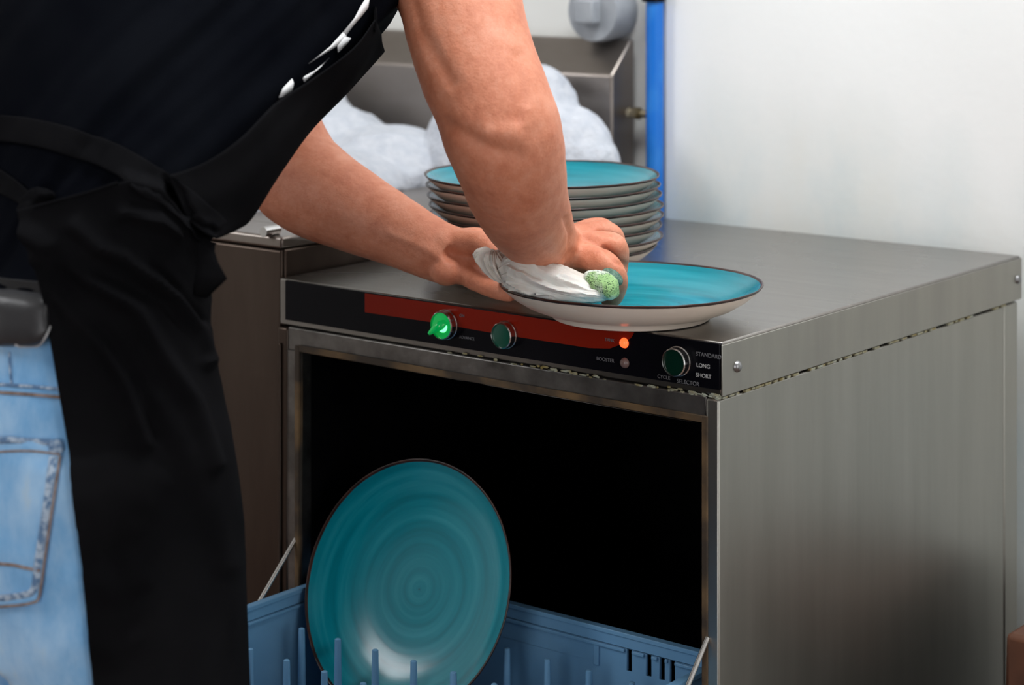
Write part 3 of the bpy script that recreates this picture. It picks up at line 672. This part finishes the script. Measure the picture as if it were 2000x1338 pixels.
CREASES = [([(868, 240), (905, 262), (945, 284), (985, 300), (1010, 302)], 15, -.0040), ([(1012, 110), (1022, 180), (1018, 235)], 13, -.0022), ([(795, -20), (822, 60), (858, 125), (880, 160)], 15, -.0026),
           ([(955, 262), (1005, 268)], 24, .0030), ([(1025, 240), (1030, 215)], 10, .0020), ([(1106, 428), (1116, 458), (1114, 492), (1094, 520), (1056, 534)], 6, -.0040), ([(1085, 470), (1088, 500), (1060, 515)], 16, .0016), ([(1180, 484), (1203, 508), (1226, 520)], 5, -.0040),
           ([(1168, 456), (1190, 458), (1206, 464)], 4, -.0026), ([(1130, 455), (1165, 462)], 8, .0010), ([(1125, 485), (1180, 480)], 8, .0010), ([(760, 455), (830, 485), (880, 520)], 7, .0012), ([(850, 470), (880, 505)], 10, -.0012), ([(1125, 508), (1140, 530)], 7, -.0008), ([(1150, 498), (1160, 520)], 6, -.0008)]
def skin_fn(co, n):
    a = 0.0006 * noise.noise(co * 45)
    x, y, z_ = px_of(co)
    if 1.8 < z_ < 2.36 and 740 < x < 1240 and -60 < y < 620 and n.dot(co - CAM) < 0:
        for pts, sg_, am in CREASES:
            d_ = dline(x, y, pts)
            if d_ < 3 * sg_: a += am * math.exp(-(d_ / sg_) ** 2)
    return n * a
sb = fuse('body', sk_b, M['skin'], 0.0026, ps, iters=5, fn=skin_fn)
# hair and eyes
hb = MB().ball(HC + HU * .045 - HN * .012, (.084, .098, .085), ax=(HRt, HN, HU)).ball(HC - HU * .02 - HN * .045, (.072, .06, .07), ax=(HRt, HN, HU))
M['hair'] = mottled('dark_hair', (0.02, 0.012, 0.008), (0.05, 0.03, 0.02), 0.6, 60, bm=0.5, bs=200)
fuse('hair', hb, M['hair'], 0.005, ps, iters=4, fn=lambda co, n: n * 0.004 * noise.noise(co * 60))
M['eye'] = mat('eye', (0.7, 0.7, 0.68), 0.2)
for sd in (-1, 1): mk('eye', MB().ball(HC + HU * .018 + HN * .086 + HRt * .03 * sd, .0115), M['eye'], ps)

# jeans: pelvis and both legs as one cloth, with a little slack
jb = MB()
jr = []
for dz, a, b, f in ((-.005, .158, .108, -.006), (-.06, .164, .112, -.010), (-.12, .172, .122, -.010), (-.18, .182, .130, -.012), (-.24, .180, .124, -.020), (-.30, .176, .114, -.026), (-.37, .166, .104, -.026)):
    jr.append(body_ring(HIP + UP * dz * KS + FW * f * KS, a * KS, b * KS, n=32))
jb.rings(jr)
for sd in (-1, 1):
    back_ = -.020 if sd > 0 else -.012
    jb.tube([HIP - UP * .14 + RT * .071 * sd + FW * back_, HIP - UP * .27 + RT * .077 * sd + FW * back_, KNEE[sd] - UP * .0 - FW * .02, ANK[sd] + UP * .15, ANK[sd] + UP * .0], [.087, .086 if sd > 0 else .094, .072 if sd > 0 else .076, .066, .062], 28, sub=6)
def den_fn(co, n):
    return n * (0.004 * noise.noise(Vector((co.x * 9, co.y * 9, co.z * 22))) + 0.0015 * noise.noise(co * 60))
jeans = fuse('jeans', jb, M['denim'], 0.006, ps, iters=8, fn=den_fn)
JT = tree_of(jeans)
# belt, shoes
bl = MB(); bh = HIP - UP * .012
bl.rings([body_ring(bh - UP * .018, .163 * KS, .112 * KS, n=48), body_ring(bh - UP * .018, .168 * KS, .117 * KS, n=48), body_ring(bh + UP * .018, .167 * KS, .116 * KS, n=48), body_ring(bh + UP * .018, .162 * KS, .111 * KS, n=48)])
mk('belt', bl, M['belt'], ps)
for sd in (-1, 1):
    b0_ = ANK[sd]; sh = MB()
    sh.ball(b0_ - UP * .035 - FW * .01, (.045, .065, .055), ax=(RT, FW, UP)); sh.ball(b0_ - UP * .052 + FW * .11, (.047, .09, .036), ax=(RT, FW, UP))
    shoe = fuse('shoe', sh, M['belt'], 0.006, ps, iters=5, fn=lambda co, n: Vector((0, 0, max(0.004 - co.z, 0))))

# denim details laid on the cloth
def strip_on(name, tree, pts, w_, t_, m, parent, off=0.001, n=40, side=None):
    P = lay_line(tree, pts, off, n); 
    if len(P) > 3: mk(name, MB().tube(P, (w_, t_), 8), m, parent)
strip = strip_on
for y0_ in (752, 768): strip('seam', JT, [(-60, y0_ - 6), (0, y0_ - 1), (60, y0_ + 3), (135, y0_ + 9), (220, y0_ + 14)], .0014, .0014, M['thread'] if y0_ == 768 else M['seam'], jeans)
strip('seam', JT, [(20, 688), (21, 720), (24, 750)], .0009, .0009, M['seam'], jeans)
# back pocket: a patch of denim with raised hem
pk = [(-150, 862), (0, 857), (60, 856), (122, 866), (118, 900), (108, 970), (96, 1060), (88, 1130), (80, 1172), (60, 1184), (0, 1190), (-140, 1180)]
def patch(name, tree, poly_fn, m, parent, nu=24, nv=24, off=0.0025, thick=0.0015):
    rows = []
    for i in range(nv + 1):
        row = []
        for j in range(nu + 1):
            x, y = poly_fn(j / nu, i / nv); q = lay(tree, x, y, off)
            if q is None: q = row[-1] if row else (rows[-1][j] if rows else at(x, y, 2.0))
            row.append(q)
        rows.append(row)
    return sheet(name, rows, m, parent, thick, sub=0)
def pocket_fn(u, v):
    xr = 124 - 44 * v; xl = -150; yt = 857 + 9 * max(0, (u - .6) / .4); yb = 1186 - 10 * max(0, (u - .8) / .2)
    return xl + (xr - xl) * u, yt + (yb - yt) * v
pocket = patch('back_pocket', JT, pocket_fn, M['denim'], jeans)
PT_ = tree_of(pocket)
strip('pocket_hem', PT_, [(-40, 862), (0, 860), (60, 859), (120, 868)], .0028, .0014, M['seam'], pocket, off=.001)
strip('pocket_hem', PT_, [(-40, 884), (0, 882), (60, 881), (118, 888)], .0010, .0010, M['thread'], pocket, off=.001)
strip('pocket_seam', PT_, [(118, 892), (108, 960), (96, 1040), (86, 1110), (78, 1165), (60, 1178), (10, 1184), (-40, 1186)], .0011, .0011, M['thread'], pocket, off=.001)
strip('pocket_seam', PT_, [(106, 892), (97, 965), (86, 1040), (77, 1100), (70, 1150), (50, 1164), (0, 1170), (-40, 1172)], .0012, .0042, M['seam'], pocket, off=.0004, n=60)
strip('pocket_seam', PT_, [(-40, 1098), (20, 1102), (50, 1108), (80, 1114)], .0014, .0010, M['thread'], pocket, off=.001)
# bar-tack rivet patch at the pocket corner
q = lay(JT, 112, 874, .004)
if q: mk('rivet', MB().ball(q, (.0062, .0022, .0068), ax=(EX, EZ, UP)), M['seam'], pocket)

# shirt
sh = MB(); st = []
for s_, a_, b_, fo_ in ((-.03, .162, .108, -.008), (0, .160, .108, -.006), (.04, .162, .110, -.006), (.12, .172, .116, -.014), (.3, .190, .135, -.036), (.5, .208, .155, -.045), (.7, .226, .170, -.038), (.85, .215, .155, -.02), (.97, .165, .11, -.01), (1.03, .085, .075, 0)):
    kk = KS + (1 - KS) * max(0, min(1, s_))
    st.append(body_ring(HIP + (SHO - HIP) * s_ + NRM * fo_, a_ * kk, b_ * kk, (FW * (1 - max(0, min(1, s_ * 3))) + NRM * max(0, min(1, s_ * 3))).normalized(), n=36, back=1.0 + .35 * max(0, min(1, s_ * 2))))
sh.rings(st)
ra0 = at(785, -300, 2.14); ra1 = at(868, -90, 2.07)
sh.tube([SHO + RT * .10, ra0, ra0 + (ra1 - ra0) * .55, ra1], [.085, .086, .080, .078], 24, sub=4)
la0 = at(500, -60, 2.42); sh.tube([SHO - RT * .10, LSH, la0, la0 + (at(490, 110, 2.40) - la0) * .35], [.085, .084, .078, .076], 24, sub=4)
KNOT = at(66, 415, 1.97)
def shirt_fn(co, n):
    v = co - HIP; s_ = v.dot(SPN); r_ = v.dot(RT); f_ = v.dot(NRM)
    ang = math.atan2(f_, r_)
    a = noise.noise(Vector((ang * 2.6 - s_ * 7.0, s_ * 2.6, 3.1))) * .009 + noise.noise(Vector((ang * 6 - s_ * 15, s_ * 3.4, 9.2))) * .005
    k = max(0, min(1, (s_ + .1) / .12))
    return n * a * (0.4 + 0.6 * k)
shirt = fuse('shirt', sh, M['shirt'], 0.006, ps, iters=7, fn=shirt_fn)
ST_ = tree_of(shirt)

# apron skirt hung round the hips
def prof_at(z):                                                     # half breadth, half depth, forward shift below the hips
    dz = (HIP.z - z) / KS
    T = [(-.12, .186, .146, .046), (-.06, .176, .128, .016), (-.03, .170, .119, .002), (0, .170, .117, -.002), (.04, .172, .118, -.004), (.08, .175, .123, -.004), (.157, .182, .140, 0), (.26, .187, .156, 0), (.43, .19, .166, 0), (.66, .195, .18, 0)]
    for i in range(len(T) - 1):
        if dz <= T[i + 1][0]:
            t = max(0, (dz - T[i][0]) / (T[i + 1][0] - T[i][0])); return [(T[i][j] + (T[i + 1][j] - T[i][j]) * t) * KS for j in (1, 2, 3)]
    return [q * KS for q in T[-1][1:]]
edge_px = [(395, 62), (420, 66), (480, 80), (545, 93), (640, 104), (700, 113), (800, 129), (870, 140), (1000, 153), (1150, 168), (1338, 184), (1700, 210), (2100, 235)]
def ex_at(y):
    for (a, b), (c_, d_) in zip(edge_px, edge_px[1:]):
        if y <= c_: return b + (d_ - b) * (y - a) / (c_ - a)
    return edge_px[-1][1]
FOLDS = [([(70, 440), (110, 480), (188, 560), (267, 615), (314, 700), (361, 778), (400, 900)], 17, .010), ([(150, 450), (188, 499), (273, 543), (339, 580), (377, 640), (392, 700)], 15, .010),
         ([(120, 492), (175, 538), (235, 572), (314, 593), (365, 640), (385, 690)], 13, -.006), ([(85, 500), (125, 584), (188, 656), (238, 731), (280, 860)], 16, .007), ([(95, 520), (155, 612), (215, 668), (262, 740), (300, 850)], 13, -.004),
         ([(230, 450), (290, 452), (340, 445)], 13, .008), ([(250, 425), (310, 420), (335, 400)], 13, -.004), ([(290, 535), (340, 560), (385, 610)], 10, -.005), ([(300, 780), (380, 920), (430, 1100)], 26, .005), ([(90, 450), (100, 700), (150, 1000)], 14, .003)]
TOPL = [(60, 405), (150, 378), (236, 350), (300, 365), (360, 412), (425, 468)]
rows = []; NV, NU = 190, 230
for i in range(NV + 1):
    v = i / NV; z = HIP.z + 0.074 - v * 0.54
    a, b, f = prof_at(z); c_ = Vector((HIP.x, HIP.y, z)) + FW * f
    py_mid = HY + FPX * (CAM.z - z) / 1.73
    xe = ex_at(py_mid)
    # angle where the near edge of the cloth starts
    best = None
    lo_, hi_ = R(-140), R(20)
    for k in range(30):
        t_ = (lo_ + hi_) / 2; p_ = c_ + RT * a * math.cos(t_) + FW * b * math.sin(t_)
        if px_of(p_)[0] < xe: lo_ = t_
        else: hi_ = t_
    best = (lo_ + hi_) / 2
    t0_ = best if best is not None else R(-60)
    row = []; z_row = z
    for j in range(NU + 1):
        u = j / NU; t_ = t0_ + (R(235) - t0_) * u ** 1.5
        # folds fan out from the knot at the back right
        d_ = u * 1.0; fan = (d_ + .05) / (v + .16)
        fo_ = (0.009 * noise.noise(Vector((fan * 2.1, 1.7, v * .6))) + 0.006 * noise.noise(Vector((fan * 5.0, 4.2, v * .9)))) * min(1, v * 5 + .25) * min(1, u * 14 + .15) * (1.0 if v < .5 else max(.35, 1.6 - v * 1.3))
        gather = 0.010 * math.exp(-((u / .10) ** 2)) * math.exp(-((v / .10) ** 2))
        dirv = (RT * math.cos(t_) * b + FW * math.sin(t_) * a).normalized()
        q_ = c_ + RT * a * math.cos(t_) + FW * b * math.sin(t_)
        x_, y_, _z = px_of(q_); ff = 0
        for pts, sg_, am in FOLDS:
            d_ = dline(x_, y_, pts)
            if d_ < 3 * sg_ and math.cos(t_ - R(-53)) > -.2: ff += am * math.exp(-(d_ / sg_) ** 2)
        # the hem is pulled down towards the front below the tie
        if v < .25:
            tgt = TOPL[-1][1]
            for (xa, ya), (xb, yb) in zip(TOPL, TOPL[1:]):
                if x_ <= xb: tgt = ya + (yb - ya) * max(0, (x_ - xa)) / (xb - xa); break
            if math.degrees(t_) > 37: tgt = TOPL[-1][1]
            ztop = CAM.z - (tgt - HY) * _z / FPX; zb_ = HIP.z + 0.074 - .25 * 0.54
            zz = zb_ + (ztop - zb_) * (1 - v / .25); a2, b2, f2 = prof_at(zz)
            q_ = Vector((HIP.x, HIP.y, zz)) + FW * f2 + RT * a2 * math.cos(t_) + FW * b2 * math.sin(t_)
        q_ = q_ + dirv * (max(-.003, fo_ * .5) + gather + ff + .006)
        for tr_ in (JT, ST_):
            lc_, nr_, ix_, ds_ = tr_.find_nearest(q_)
            if lc_ is not None and ds_ < .05:
                g_ = (q_ - lc_).dot(nr_)
                if g_ < .005: q_ = q_ + nr_ * (.005 - g_)
        row.append(q_)
    rows.append(row)
skirt = sheet('apron_skirt', rows, M['apron'], ps, 0.0012, sub=0)
SK = tree_of(skirt)

# bib, hanging away from the chest as the person bends
def bz_(q): return at(q[0], q[1], q[2] + (2.13 * KS - 2.13) * max(0, min(1, 1 - (520 - q[1]) / 820)))
near = [bz_(q) for q in ((733, 38, 2.085), (690, 95, 2.06), (610, 155, 2.035), (540, 200, 2.01), (470, 270, 1.985), (400, 318, 1.975), (330, 342, 1.97))]
near2 = [bz_(q) for q in ((742, 62, 2.13), (692, 140, 2.11), (628, 195, 2.09), (560, 270, 2.06), (495, 350, 2.04), (430, 395, 2.02), (365, 425, 1.995))]
mid = [bz_(q) for q in ((746, 101, 2.20), (676, 178, 2.18), (600, 262, 2.165), (548, 340, 2.15), (497, 424, 2.13), (466, 447, 2.09), (420, 466, 2.03))]
far = [bz_(q) for q in ((700, 50, 2.35), (630, 130, 2.34), (560, 210, 2.33), (510, 300, 2.30), (460, 390, 2.25), (430, 420, 2.18), (395, 440, 2.08))]
NB = 50
cols = [spline(q, NB) for q in (near, near2, mid, far)]
rows = []
for i in range(NB):
    ctl = [c_[i] for c_ in cols]; r_ = spline(ctl, 25)
    rows.append([p_ + (EX * .6 + EZ * -.5).normalized() * (0.004 * noise.noise(Vector((j * .22, i * .05, 2.2))) * min(1, j / 4)) for j, p_ in enumerate(r_)])
bib = sheet('apron_bib', rows, M['apron'], ps, 0.0012, sub=0); BB = tree_of(bib)
# neck strap from the bib's top corners
mk('apron_neck_strap', MB().tube([rows[0][0], at(742, 10, 2.10), at(775, -120, 2.13), at(765, -300, 2.18), NECK + RT * .09 + SPN * .03, NECK - NRM * .085, NECK - RT * .09 + SPN * .03, SHO - RT * .07 + NRM * .13, rows[0][-2]], (.012, .0015), 8, sub=5), M['apron'], ps)

# waist tie crossing the shirt
def lay_near(trees, px, py, off):
    best = None
    for t_ in trees:
        h = lay(t_, px, py, off)
        if h is not None and (best is None or (h - CAM).length < (best - CAM).length): best = h
    return best
def band(name, ctr, wpx, tree, m, parent, off=0.004, n=46, t=0.0014, fallz=1.97):
    P = spline([Vector((x, y, 0)) for x, y in ctr], n); rows = []
    for i, p_ in enumerate(P):
        d_ = (P[min(i + 1, n - 1)] - P[max(i - 1, 0)]).normalized(); nn = Vector((-d_.y, d_.x, 0)); row = []
        wp_ = wpx(i / (n - 1)) if callable(wpx) else wpx
        for k in range(7):
            q = p_ + nn * wp_ * (k / 6 - .5); h = lay_near(tree, q.x, q.y, off)
            if h is None: h = (rows[-1][k] + (rows[-1][k] - rows[-2][k])) if len(rows) > 1 else at(q.x, q.y, fallz)
            row.append(h)
        rows.append(row)
    return sheet(name, rows, m, parent, t)
band('apron_waist_tie', [(-120, 262), (-40, 253), (40, 257), (133, 278), (217, 309), (290, 352), (336, 384), (385, 425), (412, 455)], lambda t: 50 + 12 * t, (ST_, BB, SK), M['apron'], ps, off=.005)
band('apron_waist_tie', [(-90, 315), (-30, 340), (20, 366), (62, 395)], lambda t: 62 - 34 * t, (ST_,), M['apron'], ps, off=.004)
kn = lay(ST_, 66, 412, .006) or KNOT
kb = MB().ball(kn, (.013, .009, .017), ax=(EX, EZ, UP)).ball(kn + UP * .012 + EX * .006, (.013, .008, .008), ax=(EX, EZ, UP)).ball(kn - UP * .014 + EX * .003, (.010, .007, .012), ax=(EX, EZ, UP))
fuse('apron_knot', kb, M['apron'], .002, ps, iters=3, fn=lambda co, n: n * .002 * noise.noise(co * 160))
# gathers radiating from the knot
for k, pts in enumerate(([(68, 402), (110, 390), (170, 374), (230, 354)],)):
    P = lay_line(SK, [(x_, y_ + 3) for x_, y_ in pts], .0006, 24)
    if len(P) > 4: mk('apron_hem', MB().tube(P, .0014, 8), M['apron'], ps)
# loose tie end at the front hip
def atk(x, y, z): return at(x, y, z * KS)
sheet('apron_tie_end', [spline(r_, 4) for r_ in [[atk(372, 455, 2.02), atk(412, 470, 2.04)], [atk(378, 490, 2.03), atk(425, 512, 2.05)], [atk(380, 530, 2.03), atk(443, 544, 2.05)], [atk(380, 575, 2.03), atk(403, 582, 2.05)]]], M['apron'], ps, .0014, sub=0)

# white print on the front of the shirt
def blobpatch(pts, name='shirt_print'):
    n_ = len(pts); mb = MB(); cx = sum(p_[0] for p_ in pts) / n_; cy = sum(p_[1] for p_ in pts) / n_
    ring_ = []
    for (x, y) in pts: ring_.append(lay(ST_, x, y, .0025))
    c_ = lay(ST_, cx, cy, .0028)
    ring_ = [q for q in ring_ if q is not None]
    if c_ is None or len(ring_) < 3: return
    mb.add([c_] + ring_, [(0, i + 1, (i + 1) % len(ring_) + 1) for i in range(len(ring_))]); o = mk(name, mb, M['shirtprint'], shirt, fix=False)
    s_ = o.modifiers.new('t', 'SOLIDIFY'); s_.thickness = .0006
PRINTS = [[(540, 190), (548, 172), (566, 154), (569, 162), (566, 176), (552, 188)],
          [(587, 152), (590, 148), (610, 138), (606, 146), (590, 160)],
          [(610, 138), (628, 125), (640, 113), (622, 131), (606, 145)],
          [(598, 124), (640, 90), (665, 62), (672, 68), (655, 88), (622, 108)],
          [(654, 86), (668, 70), (681, 74), (672, 86), (656, 102)],
          [(665, 62), (688, 34), (700, 12), (712, -6), (717, -4), (714, 14), (698, 34), (684, 50), (672, 66)]]
for q in PRINTS: blobpatch(q)

# ------------------------------------------------------------------ pouch on the belt
pu = lay(JT, 40, 610, .012) or at(40, 610, 1.95)
pb = MB(); rws = []
for i, (dy, k) in enumerate(((0, .80), (.15, .97), (.3, 1), (.75, 1), (.9, .93), (1, .72))):
    y = 556 + dy * 122; xr = {0: 88, 1: 96, 2: 100, 3: 99, 4: 92, 5: 74}[i]
    pts = []
    for (x, t_) in ((-110, 0), (-60, 1), (0, 1), (60, 1), (xr - 8, .9), (xr, .35)):
        base = lay(JT, x, y, 0) or at(x, y, 1.97); pts.append((base, t_))
    outer = [p_ + (CAM - p_).normalized() * (.006 + .020 * t_ * k) for p_, t_ in pts]; inner = [p_ + (CAM - p_).normalized() * .002 for p_, t_ in pts][::-1]
    rws.append(outer + inner)
pb.rings(rws)
po = thing('belt_pouch', 'black leather pouch hanging from the belt above the jeans pocket', 'pouch', pu)
fuse('pouch_body', pb, M['leather'], .003, po, iters=16, fn=lambda co, n: n * .0008 * noise.noise(co * 22))
ptree = tree_of([o for o in bpy.data.objects if o.name.startswith('pouch_body')][0])
strip('pouch_trim', ptree, [(30, 673), (55, 680), (78, 672), (92, 650), (98, 634)], .0010, .0010, M['edge'], po, off=.0004)

# ------------------------------------------------------------------ cloth and sponge on the plate
def inside_z(r_):
    P_ = [(0, .0085), (0.03, .0085), (0.06, .009), (0.085, .0115), (0.105, .017), (0.122, .0265), (0.130, .0319), (0.1365, .0359)]
    for (r0, z0_), (r1, z1_) in zip(P_, P_[1:]):
        if r_ <= r1: return z0_ + (z1_ - z0_) * (r_ - r0) / (r1 - r0)
    return .0359
def pleated(stations, na, ns, lobes, seed, amp, twist=0.0, rest=True):
    P = [at(x, y, z) for x, y, z, *_ in stations]; n_ = len(stations); rows = []
    for i in range(ns):
        u = i / (ns - 1) * (n_ - 1); k = min(int(u), n_ - 2); t = u - k
        def cr(f):
            a_, b_, c_, d_ = [f(j) for j in (max(k - 1, 0), k, k + 1, min(k + 2, n_ - 1))]
            return 0.5 * ((b_ * 2) + (c_ - a_) * t + (a_ * 2 - b_ * 5 + c_ * 4 - d_) * t * t + (b_ * 3 - a_ - c_ * 3 + d_) * t ** 3)
        p_ = cr(lambda j: P[j]); ru = cr(lambda j: stations[j][3]) * p_.__sub__(CAM).dot(EZ) / FPX; rd = cr(lambda j: stations[j][4]); am = cr(lambda j: stations[j][5]) * amp
        q_ = P[min(k + 1, n_ - 1)] - P[k]; ax_ = q_.normalized(); up_ = (UP - ax_ * UP.dot(ax_)).normalized(); dp_ = ax_.cross(up_)
        s_ = i / (ns - 1); row = []
        for m_ in range(na):
            th = 2 * math.pi * m_ / na; tt = th + twist * s_
            v1 = Vector((math.cos(tt) * lobes, math.sin(tt) * lobes, s_ * 2.2 + seed)); v2 = Vector((math.cos(tt) * lobes * 2.3, math.sin(tt) * lobes * 2.3, s_ * 4.5 + seed + 7))
            g_ = am * (1.6 * (.32 - abs(noise.noise(v1))) + .7 * (.3 - abs(noise.noise(v2))))
            c_ = p_ + up_ * ((ru + g_) * math.sin(th)) + dp_ * ((rd + g_) * math.cos(th))
            if rest:
                v = c_ - PC; r_ = math.hypot(v.x, v.y)
                if r_ > .1332 and v.z < .040: c_.x = PC.x + v.x * .1332 / r_; c_.y = PC.y + v.y * .1332 / r_; r_ = .1332
                if r_ < .137 and c_.z < PC.z + inside_z(r_) + .0006: c_.z = PC.z + inside_z(r_) + .0006
            row.append(c_)
        rows.append(row)
    return rows
CS = [(980, 551, 2.105, 9, .006, .5), (990, 544, 2.105, 26, .016, 1), (1008, 538, 2.105, 37, .026, 1.2), (1032, 540, 2.10, 39, .032, 1.2), (1064, 549, 2.095, 33, .034, 1.1), (1098, 557, 2.09, 28, .034, 1),
      (1132, 563, 2.085, 24, .032, .8), (1158, 568, 2.082, 19, .028, .6), (1178, 573, 2.082, 12, .022, .4), (1192, 577, 2.082, 5, .010, .2)]
cb_ = MB(); cb_.rings(pleated(CS, 120, 150, 1.7, 1.3, .0065, .9))
rag = mk('cleaning_cloth', cb_, M['rag'], None, origin=at(1090, 560, 2.10))
tag(rag, 'crumpled wet white cloth pressed into the teal plate', 'cloth')
# free corner of the cloth bunched up at the left, beyond the pinch
TS = [(984, 552, 2.102, 10, .006, .3), (977, 543, 2.104, 15, .010, .8), (970, 531, 2.107, 23, .012, 1.1), (964, 519, 2.11, 29, .013, 1.3), (960, 507, 2.112, 28, .013, 1.4), (960, 497, 2.113, 22, .011, 1.5), (964, 489, 2.114, 9, .006, 1.0)]
def fan(stations, na, ns, seed):
    P = [at(x, y, z) for x, y, z, *_ in stations]; n_ = len(stations); rows = []
    for i in range(ns):
        u = i / (ns - 1) * (n_ - 1); k = min(int(u), n_ - 2); t = u - k; p_ = P[k].lerp(P[k + 1], t); A0, A1 = stations[k], stations[k + 1]
        ru = (A0[3] + (A1[3] - A0[3]) * t) * 2.11 / FPX; rd = A0[4] + (A1[4] - A0[4]) * t; am = (A0[5] + (A1[5] - A0[5]) * t) * .006
        row = []
        for m_ in range(na):
            th = 2 * math.pi * m_ / na; s_ = i / (ns - 1)
            g_ = am * (1.5 * (.3 - abs(noise.noise(Vector((math.cos(th) * 2.2, math.sin(th) * 2.2, s_ * 1.2 + seed))))) + .8 * (.3 - abs(noise.noise(Vector((math.cos(th) * 5, math.sin(th) * 5, s_ * 2.0 + seed))))))
            row.append(p_ + EX * ((ru + g_) * math.cos(th)) + EZ * ((rd + g_) * math.sin(th)) + UP * (g_ * .6 * math.sin(3 * th) - .25 * ru * math.cos(th)))
        rows.append(row)
    return rows
mk('cloth_corner', MB().rings(fan(TS, 90, 60, 4.4)), M['rag'], rag)
# sponge half wrapped in the cloth
sg = MB(); 
def sgl(x, y, z, rx, ry, rz): sg.ball(at(x, y, z), (rx * z / FPX, rz, ry * z / FPX), ax=(EX, EZ, UP))
sgl(1172, 550, 2.075, 28, 22, .022); sgl(1186, 560, 2.070, 25, 24, .022); sgl(1160, 543, 2.08, 22, 15, .02); sgl(1192, 572, 2.068, 17, 14, .018)
def sp_fn(co, n):
    q = co + n * (.0015 * noise.noise(co * 120)); zp = PC.z + .0115
    if q.z < zp: q.z = zp
    return q - co
so = thing('sponge', 'small green speckled sponge pressed under the right hand', 'sponge', at(1175, 560, 2.09))
fuse('sponge_body', sg, M['sponge'], .0022, so, iters=4, fn=sp_fn)
scb = MB(); scb.ball(at(1196, 541, 2.098), (.012, .016, .007), ax=((EX * .8 - UP * .5).normalized(), EZ, (UP * .8 + EX * .5).normalized()))
mk('scouring_layer', scb, M['scourer'], so)
